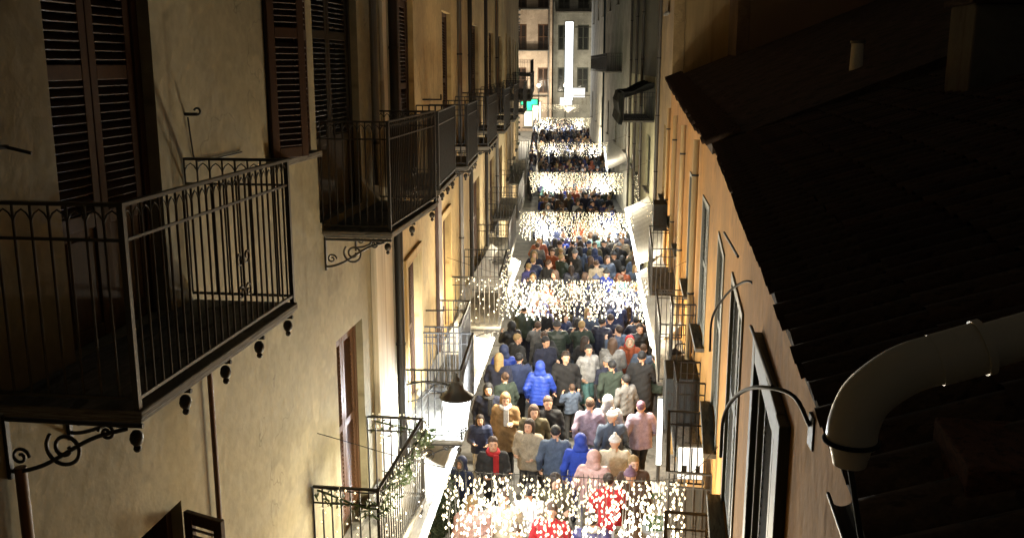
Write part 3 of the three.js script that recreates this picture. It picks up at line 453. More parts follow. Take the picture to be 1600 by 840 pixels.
{ // green cross sign
  const t = thing('pharmacy_cross', 'glowing green pharmacy cross projecting from the left wall far away', 'sign', [-3.95, 5.75, -59]);
  mesh('cross_housing', merge([box(1.1, 0.4, 0.14), box(0.4, 1.1, 0.139)]), std(lin(0.03, 0.05, 0.04)), t);
  const gl = mesh('cross_light', merge([box(1.0, 0.3, 0.02, 0, 0, 0.085), box(0.3, 0.345, 0.02, 0, 0.327, 0.085), box(0.3, 0.345, 0.02, 0, -0.327, 0.085)]), M.greenGlow, t);
  mesh('wall_arm', bar(V(-0.55, 0, 0), V(-1.0, 0, 0), 0.03), M.ironDark, t);
  lightAt(t, 0, 0, 0.4, 2, lin(0.1, 1, 0.55), 10);
}
{ // tall lit banner at the far end
  const t = thing('lit_banner', 'tall narrow banner glowing white at the far end of the street', 'illuminated sign', [-2.55, 4.5, -96]);
  mesh('banner_frame', merge([box(0.88, 0.08, 0.2, 0, 7.55, 0), box(0.88, 0.08, 0.2, 0, -0.05, 0), box(0.06, 7.5, 0.2, -0.41, 3.75, 0), box(0.06, 7.5, 0.2, 0.41, 3.75, 0)]), M.frameGrey, t);
  mesh('glare_panel', merge([box(1.7, 0.9, 0.1, 0.75, 0.75, -0.16), box(1.2, 0.75, 0.1, -0.25, -0.1, -0.15)]), M.signAndGlare, t); mesh('glare_panel_frame', merge([box(1.8, 1.0, 0.06, 0.75, 0.75, -0.26), box(1.3, 0.85, 0.06, -0.25, -0.1, -0.24)]), M.frameGrey, t);  // glowing panels added as the banner's glare, with backing frames
  mesh('banner_light', box(0.74, 7.48, 0.12, 0, 3.75, 0.02), M.tubeGlow, t);
  mesh('wall_arm', merge([bar(V(0.5, 7, 0), V(2.2, 7, 0), 0.04), bar(V(0.5, 0.5, 0), V(2.2, 0.5, 0), 0.04)]), M.iron, t);
  const l = new THREE.RectAreaLight(lin(0.92, 0.97, 1), 14, 0.9, 7.4); l.name = 'banner_lamp'; l.position.set(0, 3.75, 0.15); l.rotation.y = Math.PI; t.add(l); // faces the street below the camera
  l.lookAt(t.localToWorld(V(0, 3.75, 10)));
}
// strings of lights wound on the lower balconies at left
function balconyLights(label, pts, n, spread, down) {
  const t = thing('balcony_lights', label, 'string lights', [0, 0, 0], 0, 'string lights hung on the lower balconies');
  mesh('light_wire', tube(pts, 0.008, 60, 5), M.cable, t);
  const c = new THREE.CatmullRomCurve3(pts), g = [];
  for (let k = 0; k < n; k++) { const p = c.getPoint(rnd()); const s = rnd(); g.push(bulbGeo.clone().scale(rr(0.6, 1), rr(0.5, 0.8), rr(0.6, 1)).translate(p.x + rr(-spread, spread), p.y - down * s * s + 0.02, p.z + rr(-spread, spread))); }
  stuff(mesh('bulbs', merge(g), M.bulb, t));
  return t;
}
{ let t = balconyLights('string of warm lights around the lower left balcony below the lantern', [V(-2.7, 3.9, -8.65), V(-2.05, 3.88, -8.65), V(-1.99, 3.88, -9.2), V(-1.95, 3.88, -10.6), V(-2.6, 3.9, -10.65)], 190, 0.06, 0.95); lightAt(t, -1.85, 3.3, -9.6, 10, lin(1, 0.88, 0.6), 8);
  t = balconyLights('string of warm lights on the lower left balcony beyond the lantern', [V(-2.75, 3.9, -18.28), V(-1.83, 3.88, -18.28), V(-1.78, 3.88, -19.0), V(-1.85, 3.9, -21.1)], 140, 0.05, 0.9); lightAt(t, -2.1, 3.5, -17.9, 9, lin(1, 0.8, 0.5), 8);
  t = balconyLights('string of warm lights on the balcony over the right-hand awning', [V(2.0, 4.2, -26.8), V(1.45, 4.2, -27), V(1.4, 4.2, -31), V(1.5, 4.2, -34)], 90, 0.06, 0.6);
}
{ // lit things on the lower right-hand walls
  let t = thing('wall_lamp', 'warm glowing wall lamp above the dark air conditioner on the right', 'wall lamp', [1.42, 3.12, -15.6]);
  mesh('lamp_globe', new THREE.SphereGeometry(0.11, 16, 12).scale(0.8, 1.5, 0.8), M.bulbBig, t); mesh('lamp_cap', new THREE.ConeGeometry(0.13, 0.1, 16).translate(0, 0.2, 0), M.ironDark, t); mesh('wall_arm', tube([V(0.3, 0.1, 0), V(0.18, 0.3, 0), V(0.02, 0.3, 0), V(0, 0.24, 0)], 0.012, 16, 6), M.ironDark, t); lightAt(t, 0, 0, 0, 3, lin(1, 0.85, 0.6), 5);
  t = thing('shop_sign', 'small lit white shop sign with two dark marks, between the right-hand balconies', 'sign', [1.42, 2.62, -12.6]);
  mesh('sign_case', rbox(0.4, 0.5, 0.1, 0.01), M.frameGrey, t); mesh('sign_light', box(0.36, 0.46, 0.012, 0, 0, 0.055), M.signAndGlare, t);
  for (const x of [-0.09, 0.09]) mesh('mark', box(0.06, 0.1, 0.004, x, -0.08, 0.065), M.dark, t); mesh('mark', box(0.02, 0.46, 0.004, 0.0, 0, 0.065), M.dark, t);
  t = thing('shop_light_strip', 'upright white light strip at the shop front behind the market stall', 'illuminated sign', [1.22, 1.2, -15.8]);
  mesh('strip_case', rbox(0.1, 1.25, 0.08, 0.01, 0, 0.6, 0), M.frameGrey, t); mesh('strip_light', box(0.085, 1.2, 0.012, 0, 0.6, 0.045), M.tubeGlow, t); mesh('stand', bar(V(0, -1.2, 0), V(0, 0, 0), 0.03), M.iron, t);
}
{ // greenery: a garland on the lit balcony rail and a potted shrub by the awning
  const leaves = (n, at, s) => { const g = []; for (let k = 0; k < n; k++) { const p = at(rnd()); const l = new THREE.PlaneGeometry(s * rr(0.25, 0.45), s * rr(0.8, 1.3)).translate(0, s * 0.5, 0); l.attributes.position.setZ(0, s * 0.15); l.rotateX(rr(-2, 2)); l.rotateY(rr(0, 6.3)); l.rotateZ(rr(-1, 1)); l.translate(p.x, p.y, p.z); g.push(l); } const m = merge(g); m.computeVertexNormals(); return m; };
  const leafMat = new THREE.MeshPhysicalMaterial({ color: lin(0.05, 0.075, 0.03), roughness: 0.7, transmission: 0.3, thickness: 0, side: THREE.DoubleSide });
  let t = thing('rail_garland', 'dark green garland hanging along the lit lower left balcony rail', 'garland');
  const c = new THREE.CatmullRomCurve3([V(-2.68, 3.86, -8.68), V(-2.06, 3.7, -8.66), V(-2.0, 3.84, -9.1), V(-1.97, 3.66, -9.6), V(-1.94, 3.82, -10.1), V(-1.93, 3.7, -10.62), V(-2.55, 3.84, -10.64)]);
  mesh('garland_cord', new THREE.TubeGeometry(c, 60, 0.012, 5), M.garland, t); stuff(mesh('leaves', leaves(380, (u) => c.getPoint(u).add(V(rr(-0.07, 0.07), rr(-0.12, 0.05), rr(-0.07, 0.07))), 0.07), leafMat, t));
  t = thing('potted_shrub', 'dark green potted shrub standing by the left awning at the bottom', 'plant', [-2.38, 0, -13.95]);
  mesh('pot', new THREE.LatheGeometry([[0, 0], [0.17, 0], [0.23, 0.36], [0.26, 0.37], [0.26, 0.42], [0.22, 0.42], [0.2, 0.36], [0, 0.35]].map(([x, y]) => new THREE.Vector2(x, y)), 24), M.terracotta, t); mesh('stem', merge([bar(V(0, 0.35, 0), V(0.02, 1.1, 0), 0.025), bar(V(0, 0.7, 0), V(0.14, 1.15, 0.08), 0.012), bar(V(0, 0.8, 0), V(-0.13, 1.3, -0.06), 0.012)]), M.shutter, t);
  stuff(mesh('foliage', leaves(1500, () => { const r = 0.36 * Math.cbrt(rnd()), a = rr(0, 6.3), h = rr(-1, 1), q = Math.sqrt(1 - h * h); return V(r * q * Math.cos(a), 1.12 + r * 1.5 * h, r * q * Math.sin(a)).multiplyScalar(1 + 0.06 * Math.sin(a * 5)); }, 0.09), leafMat, t));
}
// market stall at the lower right
{
  const t = thing('market_stall', 'market table with a white cloth at the lower right of the street', 'stall', [1.0, 0, -14.6], 0.03);
  mesh('table_top', rbox(1.5, 0.05, 2.4, 0.01, 0, 0.82, 0), M.frameGrey, t);
  const g = new THREE.PlaneGeometry(1.62, 2.52, 30, 44).rotateX(-Math.PI / 2), p = g.attributes.position;
  for (let i = 0; i < p.count; i++) { const x = p.getX(i), z = p.getZ(i), o = Math.max(Math.abs(x) - 0.76, Math.abs(z) - 1.21, 0); p.setXYZ(i, Math.sign(x) * Math.min(Math.abs(x), 0.775), 0.852 - o * 9, Math.sign(z) * Math.min(Math.abs(z), 1.225 + 0.02 * Math.sin(x * 16))); }
  g.computeVertexNormals(); mesh('table_cloth', g, M.tableCloth.clone(), t).material.side = THREE.DoubleSide;
  for (const x of [-0.68, 0.68]) for (const z of [-1.1, 1.1]) mesh('leg', rbox(0.05, 0.79, 0.05, 0.006, x, 0.397, z), M.frameGrey, t);
  const cols = [lin(0.45, 0.4, 0.3), lin(0.12, 0.2, 0.1), lin(0.5, 0.35, 0.12), lin(0.55, 0.53, 0.5), lin(0.25, 0.3, 0.16)], nm = ['sand-coloured', 'dark green', 'amber', 'pale', 'olive'];
  for (let k = 0; k < 5; k++) { const c = thing('goods_box', `${nm[k]} open box of goods on the white market table`, 'box', [0.62 + 0.5 * (k % 2) + rr(-0.03, 0.03), 0.856, -13.8 - 0.42 * k + 0.1], rr(-0.2, 0.2)); const m = std(cols[k], { map: rep(clothTex, 2) });
    mesh('tray', merge([box(0.36, 0.02, 0.28, 0, 0.01, 0), box(0.36, 0.11, 0.015, 0, 0.075, 0.132), box(0.36, 0.11, 0.015, 0, 0.075, -0.132), box(0.015, 0.11, 0.248, 0.172, 0.075, 0), box(0.015, 0.11, 0.248, -0.172, 0.075, 0)]), m, c);
    const g2 = []; for (let q = 0; q < 14; q++) g2.push(new THREE.IcosahedronGeometry(rr(0.03, 0.045), 1).translate(rr(-0.13, 0.13), 0.06 + rr(0, 0.05), rr(-0.09, 0.09))); stuff(mesh('goods', merge(g2), std(cols[(k + 3) % 5]), c)); }
}
//@@PEOPLE
// ------------------------------------------------------------------ people
// One body is a smooth union of tapered bones meshed on a grid (surface nets); clothes are looser skins over the same bones.
function surfaceNets(f, lo, hi, c) {
  const nx = Math.ceil((hi.x - lo.x) / c) + 1, ny = Math.ceil((hi.y - lo.y) / c) + 1, nz = Math.ceil((hi.z - lo.z) / c) + 1, F = new Float32Array(nx * ny * nz), at = (x, y, z) => (z * ny + y) * nx + x;
  for (let z = 0; z < nz; z++) for (let y = 0; y < ny; y++) for (let x = 0; x < nx; x++) F[at(x, y, z)] = f(lo.x + x * c, lo.y + y * c, lo.z + z * c);
  const id = new Int32Array(nx * ny * nz).fill(-1), P = [], I = [];
  for (let z = 0; z < nz - 1; z++) for (let y = 0; y < ny - 1; y++) for (let x = 0; x < nx - 1; x++) {
    let n = 0, sx = 0, sy = 0, sz = 0, inside = 0;
    const v = []; for (let k = 0; k < 8; k++) { v.push(F[at(x + (k & 1), y + ((k >> 1) & 1), z + (k >> 2))]); if (v[k] < 0) inside++; }
    if (inside === 0 || inside === 8) continue;
    for (let a = 0; a < 8; a++) for (const b of [1, 2, 4]) { if (a & b) continue; const e = a | b; if ((v[a] < 0) === (v[e] < 0)) continue; const t = v[a] / (v[a] - v[e]); sx += (a & 1) + (b === 1 ? t : 0); sy += ((a >> 1) & 1) + (b === 2 ? t : 0); sz += (a >> 2) + (b === 4 ? t : 0); n++; }
    id[at(x, y, z)] = P.length / 3; P.push(lo.x + (x + sx / n) * c, lo.y + (y + sy / n) * c, lo.z + (z + sz / n) * c);
  }
  for (let z = 1; z < nz - 1; z++) for (let y = 1; y < ny - 1; y++) for (let x = 1; x < nx - 1; x++) {
    const s = F[at(x, y, z)] < 0;
    const face = (q, flip) => { if (q.some((k) => k < 0)) return; if (flip) I.push(q[0], q[1], q[2], q[0], q[2], q[3]); else I.push(q[0], q[2], q[1], q[0], q[3], q[2]); };
    if (s !== F[at(x + 1, y, z)] < 0) face([id[at(x, y - 1, z - 1)], id[at(x, y, z - 1)], id[at(x, y, z)], id[at(x, y - 1, z)]], s);
    if (s !== F[at(x, y + 1, z)] < 0) face([id[at(x - 1, y, z - 1)], id[at(x - 1, y, z)], id[at(x, y, z)], id[at(x, y, z - 1)]], s);
    if (s !== F[at(x, y, z + 1)] < 0) face([id[at(x - 1, y - 1, z)], id[at(x, y - 1, z)], id[at(x, y, z)], id[at(x - 1, y, z)]], s);
  }
  const g = new THREE.BufferGeometry(); g.setAttribute('position', new THREE.Float32BufferAttribute(P, 3)); g.setIndex(I);
  const uv = new Float32Array(P.length / 3 * 2); for (let i = 0; i < P.length / 3; i++) { uv[2 * i] = P[3 * i] + P[3 * i + 2] * 0.7; uv[2 * i + 1] = P[3 * i + 1]; }
  g.setAttribute('uv', new THREE.Float32BufferAttribute(uv, 2)); g.computeVertexNormals(); return g;
}
const smin = (a, b, k) => { const h = Math.max(k - Math.abs(a - b), 0) / k; return Math.min(a, b) - h * h * k * 0.25; };
function bone(a, b, ra, rb) { const dx = b[0] - a[0], dy = b[1] - a[1], dz = b[2] - a[2], L = dx * dx + dy * dy + dz * dz || 1e-9;
  return (x, y, z) => { const px = x - a[0], py = y - a[1], pz = z - a[2], t = Math.min(1, Math.max(0, (px * dx + py * dy + pz * dz) / L)), qx = px - dx * t, qy = py - dy * t, qz = pz - dz * t; return Math.sqrt(qx * qx + qy * qy + qz * qz) - (ra + (rb - ra) * t); }; }
const union = (list, k) => (x, y, z) => { let d = list[0](x, y, z); for (let i = 1; i < list.length; i++) d = smin(d, list[i](x, y, z), k); return d; };
const ell = (c, r) => (x, y, z) => { const a = (x - c[0]) / r[0], b = (y - c[1]) / r[1], d = (z - c[2]) / r[2], l = Math.sqrt(a * a + b * b + d * d); return (l - 1) * Math.min(...r); };
function tint(g, fn) { const p = g.attributes.position, c = new Float32Array(p.count * 3); for (let i = 0; i < p.count; i++) c.set(fn(p.getX(i), p.getY(i), p.getZ(i)), 3 * i); g.setAttribute('color', new THREE.Float32BufferAttribute(c, 3)); return g; }
const joinColored = (list) => mergeGeometries(list.map((g) => { const r = g.index ? g.toNonIndexed() : g; if (!r.attributes.color) tint(r, () => [1, 1, 1]); return r; }));
// head about its own centre (eye level), face towards +z
const headField = (() => { const parts = [ell([0, 0.035, -0.012], [0.076, 0.088, 0.094]), ell([0, -0.03, 0.012], [0.064, 0.075, 0.078]), bone([-0.02, -0.082, 0.05], [0.02, -0.082, 0.05], 0.026, 0.026)], skull = union(parts, 0.05);
  const nose = bone([0, 0.005, 0.088], [0, -0.032, 0.104], 0.008, 0.014), brow = bone([-0.04, 0.022, 0.074], [0.04, 0.022, 0.074], 0.011, 0.011), lip = bone([-0.018, -0.06, 0.083], [0.018, -0.06, 0.083], 0.008, 0.008), earL = ell([0.077, -0.012, -0.008], [0.012, 0.032, 0.02]), earR = ell([-0.077, -0.012, -0.008], [0.012, 0.032, 0.02]);
  const eyes = [ell([0.031, 0.0, 0.094], [0.017, 0.011, 0.014]), ell([-0.031, 0.0, 0.094], [0.017, 0.011, 0.014])];
  return (x, y, z) => { let d = skull(x, y, z); d = smin(d, brow(x, y, z), 0.015); d = smin(d, nose(x, y, z), 0.015); d = smin(d, lip(x, y, z), 0.01); d = Math.min(d, earL(x, y, z), earR(x, y, z)); for (const e of eyes) d = Math.max(d, -e(x, y, z) - 0.004); return d; }; })();
function headGeo(c) { return tint(surfaceNets(headField, V(-0.11, -0.16, -0.13), V(0.11, 0.15, 0.14), c), (x, y, z) => {
  const ex = Math.abs(x) - 0.031, e = ex * ex + y * y; if (z > 0.06 && e < 0.00007) return [0.16, 0.12, 0.10]; if (z > 0.06 && e < 0.0002) return [1.05, 1.15, 1.3]; if (z > 0.05 && Math.abs(y - 0.026) < 0.006 && Math.abs(ex) < 0.02) return [0.3, 0.25, 0.22]; if (z > 0.07 && Math.abs(y + 0.06) < 0.01 && Math.abs(x) < 0.024) return [0.85, 0.5, 0.5]; return [1, 1, 1]; }); }
const hairField = {
  short: (() => { const o = ell([0, 0.043, -0.02], [0.09, 0.1, 0.104]); return (x, y, z) => Math.max(o(x, y, z), -(y - 0.06 + Math.max(0, (0.055 - z)) * 1.1 + (Math.abs(x) > 0.07 ? 0.02 : 0)), z - 0.082) + 0.004 * Math.sin(x * 130) * Math.sin(y * 90 + z * 110); })(),
  long: (() => { const o = ell([0, 0.043, -0.02], [0.094, 0.104, 0.108]), b = union([bone([0, 0.0, -0.05], [0, -0.2, -0.085], 0.085, 0.062), bone([0.072, 0.0, -0.02], [0.085, -0.18, -0.02], 0.034, 0.03), bone([-0.072, 0.0, -0.02], [-0.085, -0.18, -0.02], 0.034, 0.03)], 0.05); return (x, y, z) => smin(Math.max(o(x, y, z), -(y - 0.062 + Math.max(0, (0.06 - z)) * 2.0), z - 0.08), Math.max(b(x, y, z), z - 0.045), 0.03) + 0.004 * Math.sin(x * 140) * Math.sin(z * 120); })(),
  bun: (() => { const o = ell([0, 0.04, -0.02], [0.086, 0.098, 0.102]), k = ell([0, 0.075, -0.12], [0.045, 0.045, 0.042]); return (x, y, z) => smin(Math.max(o(x, y, z), -(y - 0.062 + Math.max(0, (0.055 - z)) * 1.3), z - 0.08), k(x, y, z), 0.015); })(),
  beanie: (() => { const o = ell([0, 0.045, -0.012], [0.096, 0.106, 0.11]), r = (x, y, z) => Math.max(Math.abs(Math.hypot(x / 0.094, (z + 0.012) / 0.108) - 1) * 0.09 - 0.014, Math.abs(y - 0.052) - 0.022), pom = ell([0, 0.165, -0.015], [0.03, 0.03, 0.03]); return (x, y, z) => smin(smin(Math.max(o(x, y, z), 0.05 - y), r(x, y, z), 0.012), pom(x, y, z), 0.01); })(),
  hood: (() => { const o = union([ell([0, 0.03, -0.025], [0.112, 0.13, 0.128]), bone([-0.06, -0.12, -0.03], [0.06, -0.12, -0.03], 0.075, 0.075)], 0.06), h = ell([0, -0.015, 0.1], [0.078, 0.1, 0.12]); return (x, y, z) => Math.max(o(x, y, z), -h(x, y, z), z - 0.085); })(),
};
const hairGeo = (kind, c) => surfaceNets(hairField[kind], V(-0.15, -0.33, -0.2), V(0.15, 0.22, 0.14), c);
// poses: [left hip->knee->ankle forward, right ..., arms: elbow and wrist offsets from the shoulder], lean, head turn
const POSES = [
  { legs: [[0.04, 0.0], [-0.03, -0.02]], arms: [[[0.085, -0.26, -0.02], [0.08, -0.5, 0.06]], [[-0.085, -0.26, -0.02], [-0.08, -0.5, 0.06]]], head: [0.0, 0.0] },
  { legs: [[0.22, 0.26], [-0.1, -0.36]], arms: [[[0.09, -0.25, -0.12], [0.09, -0.47, -0.02]], [[-0.085, -0.25, 0.1], [-0.06, -0.42, 0.28]]], head: [0.12, 0.1], lean: 0.04 },
  { legs: [[-0.08, -0.34], [0.2, 0.22]], arms: [[[0.12, -0.25, -0.06], [0.05, -0.42, 0.13]], [[-0.12, -0.25, -0.06], [-0.05, -0.42, 0.13]]], head: [-0.35, 0.05], lean: 0.03 },
  { legs: [[0.03, 0.02], [0.0, -0.06]], arms: [[[0.06, -0.27, 0.02], [-0.01, -0.2, 0.24]], [[-0.055, -0.27, -0.02], [-0.05, -0.5, 0.07]]], head: [0.3, 0.22] },
  { legs: [[0.1, 0.12], [-0.05, -0.16]], arms: [[[0.06, -0.26, 0.03], [-0.03, -0.32, 0.22]], [[-0.06, -0.26, 0.03], [0.03, -0.29, 0.23]]], head: [0.0, -0.1] },
  { legs: [[-0.06, -0.2], [0.16, 0.18]], arms: [[[0.1, -0.25, 0.06], [0.06, -0.36, 0.27]], [[-0.09, -0.26, -0.06], [-0.1, -0.49, 0.02]]], head: [0.6, 0.05], lean: 0.07 },
  { legs: [[0.06, 0.03], [0.02, -0.03]], arms: [[[0.1, -0.2, 0.1], [0.02, -0.02, 0.22]], [[-0.1, -0.21, 0.09], [-0.03, -0.05, 0.23]]], head: [-0.1, -0.15], lean: -0.03 },
  { legs: [[0.2, 0.22], [-0.1, -0.34]], arms: [[[0.09, -0.26, -0.02], [0.02, -0.4, 0.16]], [[-0.12, -0.24, -0.03], [-0.16, -0.44, 0.08]]], head: [-0.7, 0.12], lean: 0.06 },
];
const HEAD_Y = 1.605, UNIT = new Map();
const cached = (key, make) => { if (!UNIT.has(key)) UNIT.set(key, make()); return UNIT.get(key); };
function skeleton(k) {
  const p = POSES[k], ln = p.lean ?? 0, S = [0.175, 1.41, ln], J = { ln };
  J.legs = [1, -1].map((s, i) => { const [kz, az] = p.legs[i], lift = az < -0.25 ? 0.12 : az < -0.1 ? 0.03 : 0; return { hip: [0.09 * s, 0.92, 0], knee: [0.1 * s, 0.5 + lift * 0.2, kz * 0.8 + (lift ? 0.08 : 0.02)], ankle: [0.105 * s, 0.085 + lift, az], toe: [0.125 * s, 0.045 + (lift > 0.05 ? 0.02 : 0), az + 0.15] }; });
  J.arms = [1, -1].map((s, i) => { const [e, w] = p.arms[i], sh = [0.19 * s, 1.395, ln]; return { sh, el: [sh[0] + e[0], sh[1] + e[1], sh[2] + e[2]], wr: [sh[0] + w[0], sh[1] + w[1], sh[2] + w[2]], s }; });
  return J;
}
function handGeo(a, c) { // palm, four unequal curled fingers and a thumb from the side of the palm
  const w = new THREE.Vector3(...a.wr), d = w.clone().sub(new THREE.Vector3(...a.el)).normalize(), side = V(0, 0, 1).addScaledVector(d, -d.z); if (side.lengthSq() < 0.05) side.set(0, 1, 0).addScaledVector(d, -d.y); side.normalize(); // knuckles run front to back
  const inn = d.clone().cross(side).normalize(); if (inn.x * a.s > 0) inn.negate();
  const at = (u, v, n) => w.clone().addScaledVector(d, u).addScaledVector(side, v).addScaledVector(inn, n).toArray(), B = [];
  B.push(bone(at(-0.03, 0, 0), at(0.02, 0, 0), 0.026, 0.024)); for (const v of [-0.024, -0.008, 0.008, 0.024]) B.push(bone(at(0.01, v * 0.7, 0), at(0.082, v, 0.003), 0.015, 0.012));
  const palm = union(B, 0.02), F = [[-0.03, 0.055], [-0.0105, 0.072], [0.0105, 0.078], [0.03, 0.07]].map(([v, l]) => union([bone(at(0.08, v * 0.85, 0.003), at(0.08 + l * 0.42, v, 0.012), 0.0098, 0.0092), bone(at(0.08 + l * 0.42, v, 0.012), at(0.08 + l * 0.72, v, 0.03), 0.0092, 0.0084), bone(at(0.08 + l * 0.72, v, 0.03), at(0.08 + l * 0.85, v, 0.048), 0.0084, 0.0075)], 0.006));
  const thumb = union([bone(at(0.02, 0.022, 0.008), at(0.05, 0.044, 0.02), 0.0135, 0.0115), bone(at(0.05, 0.044, 0.02), at(0.085, 0.047, 0.034), 0.0112, 0.009)], 0.008);
  const f = (x, y, z) => { let e = smin(palm(x, y, z), thumb(x, y, z), 0.012); for (const q of F) e = Math.min(e, q(x, y, z)); return e; };
  const m = w.clone().addScaledVector(d, 0.06); return surfaceNets(f, V(m.x - 0.13, m.y - 0.13, m.z - 0.13), V(m.x + 0.13, m.y + 0.13, m.z + 0.13), c);
}
function bodyGeo(k, q) { return cached('body' + k + q, () => {
  const J = skeleton(k), ln = J.ln, B = [bone([-0.065, 0.95, 0], [0.065, 0.95, 0], 0.095, 0.095), bone([-0.05, 1.05, ln * 0.3], [-0.075, 1.31, ln], 0.1, 0.098), bone([0.05, 1.05, ln * 0.3], [0.075, 1.31, ln], 0.1, 0.098), bone([-0.15, 1.405, ln], [0.15, 1.405, ln], 0.055, 0.055), bone([0, 1.4, ln], [0, 1.56, ln + 0.012], 0.058, 0.05)];
  for (const l of J.legs) B.push(bone(l.hip, l.knee, 0.088, 0.056), bone(l.knee, l.ankle, 0.056, 0.036), bone(l.ankle, l.toe, 0.038, 0.03));
  for (const a of J.arms) B.push(bone(a.sh, a.el, 0.052, 0.042), bone(a.el, a.wr, 0.041, 0.027));
  const list = [surfaceNets(union(B, 0.045), V(-0.36, -0.03, -0.5), V(0.36, 1.64, 0.5), q ? 0.034 : 0.028)];
  const h = headGeo(q ? 0.013 : 0.009), p = POSES[k].head; h.rotateX(p[1]); h.rotateY(p[0]); h.translate(0, HEAD_Y, ln + 0.02); list.push(h);
  for (const a of J.arms) list.push(handGeo(a, q ? 0.0085 : 0.0065));
  return joinColored(list); }); }
function coatGeo(k, style, q) { return cached(style + k + q, () => {
  const J = skeleton(k), ln = J.ln, hem = { jacket: 0.84, puffer: 0.82, coat: 0.56, knit: 0.78 }[style], fat = { jacket: 0.018, puffer: 0.032, coat: 0.02, knit: 0.026 }[style];
  const T = [bone([-0.075, 0.86, 0.0], [-0.08, 1.31, ln], 0.122 + fat, 0.1 + fat), bone([0.075, 0.86, 0.0], [0.08, 1.31, ln], 0.122 + fat, 0.1 + fat), bone([-0.16, 1.39, ln], [0.16, 1.39, ln], 0.055 + fat * 0.7, 0.055 + fat * 0.7), bone([0, 1.4, ln], [0, 1.5, ln + 0.01], 0.07 + fat * 0.4, 0.068 + fat * 0.4)];
  if (style === 'coat') T.push(bone([-0.08, 0.95, 0.01], [-0.11, 0.45, 0.0], 0.13, 0.16), bone([0.08, 0.95, 0.01], [0.11, 0.45, 0.0], 0.13, 0.16));
  const A = []; for (const a of J.arms) { const w = a.el.map((e, i) => e + (a.wr[i] - e) * 0.94); A.push(bone(a.sh, a.el, 0.06 + fat, 0.05 + fat * 0.8), bone(a.el, w, 0.05 + fat * 0.8, 0.038 + fat * 0.5)); }
  const trunk = union(T, 0.05), sleeves = union(A, 0.02), f = (x, y, z) => smin(trunk(x, y, z), sleeves(x, y, z), y > 1.3 ? 0.05 : 0.012), neck = bone([0, 1.48, ln + 0.012], [0, 1.7, ln + 0.02], 0.055, 0.09);
  return surfaceNets((x, y, z) => { let d = f(x, y, z); if (style === 'puffer') d += 0.014 * Math.abs(Math.sin(y * 38)) - 0.006; else d += 0.011 * Math.sin(x * 23 + y * 17 + 2 * z) * Math.sin(y * 29 - z * 21) + 0.004 * Math.sin(y * 61 + x * 43); if (y < hem + 0.08) { let arm = 9; for (const a of A) arm = Math.min(arm, a(x, y, z)); d = Math.min(Math.max(d, hem - y), Math.max(arm, 0.3 - y)); } return Math.max(d, -neck(x, y, z), y - 1.53); }, V(-0.44, 0.42, -0.42), V(0.44, 1.58, 0.46), q ? 0.036 : 0.027); }); }
function trouserGeo(k, q) { return cached('trousers' + k + q, () => { const J = skeleton(k), B = [bone([-0.065, 0.93, 0], [0.065, 0.93, 0], 0.108, 0.108)]; for (const l of J.legs) B.push(bone(l.hip, l.knee, 0.095, 0.072), bone(l.knee, l.ankle, 0.074, 0.062)); const f = union(B, 0.04); return surfaceNets((x, y, z) => f(x, y, z) + 0.004 * Math.sin(y * 40 + x * 30) * Math.sin(z * 35), V(-0.27, -0.03, -0.5), V(0.27, 1.1, 0.45), q ? 0.036 : 0.028); }); }
function shoeGeo(k, q, i) { return cached('shoes' + k + q + i, () => { const J = skeleton(k), B = []; for (const l of [J.legs[i]]) B.push(bone([l.ankle[0], l.ankle[1] - 0.03, l.ankle[2] - 0.03], [l.toe[0], l.toe[1] - 0.002, l.toe[2] + 0.02], 0.05, 0.042), bone(l.ankle, [l.ankle[0], l.ankle[1] + 0.07, l.ankle[2] - 0.01], 0.05, 0.047)); const f = union(B, 0.02); return surfaceNets((x, y, z) => Math.max(f(x, y, z), 0.004 - y), V(-0.22, -0.02, -0.5), V(0.22, 0.34, 0.5), q ? 0.026 : 0.018); }); }
const cloth = new Map();
function clothMat(c, r = 0.88) { const k = c.join() + r; if (!cloth.has(k)) cloth.set(k, std(lin(...c), { map: clothRep, bumpMap: clothBumpRep, bumpScale: 0.012, roughness: r })); return cloth.get(k); }
const clothRep = rep(clothTex, 1.6), clothBumpRep = rep(clothBump, 1.3);
const skins = [[0.56, 0.33, 0.22], [0.48, 0.27, 0.17], [0.6, 0.37, 0.26], [0.34, 0.18, 0.11]].map((c) => std(lin(...c), { vertexColors: true, roughness: 0.55 }));
const COL = { black: [0.012, 0.012, 0.014], 'dark navy': [0.016, 0.02, 0.045], navy: [0.025, 0.04, 0.11], 'royal blue': [0.02, 0.06, 0.42], 'slate blue': [0.08, 0.11, 0.17], charcoal: [0.035, 0.035, 0.036], grey: [0.17, 0.17, 0.17], 'pale grey': [0.42, 0.42, 0.42], 'dark green': [0.025, 0.04, 0.03], olive: [0.10, 0.085, 0.045], beige: [0.42, 0.35, 0.25], camel: [0.32, 0.19, 0.08], cream: [0.68, 0.6, 0.45], white: [0.78, 0.77, 0.75], red: [0.5, 0.02, 0.025], 'bright red': [0.62, 0.03, 0.04], rust: [0.3, 0.07, 0.025], lilac: [0.38, 0.3, 0.4], mauve: [0.2, 0.11, 0.17], purple: [0.12, 0.06, 0.25], 'pale pink': [0.66, 0.42, 0.38], brown: [0.09, 0.05, 0.03], teal: [0.14, 0.3, 0.3], indigo: [0.06, 0.06, 0.2], 'dark brown': [0.03, 0.016, 0.01], blond: [0.36, 0.24, 0.1] };
const peopleSpots = [];
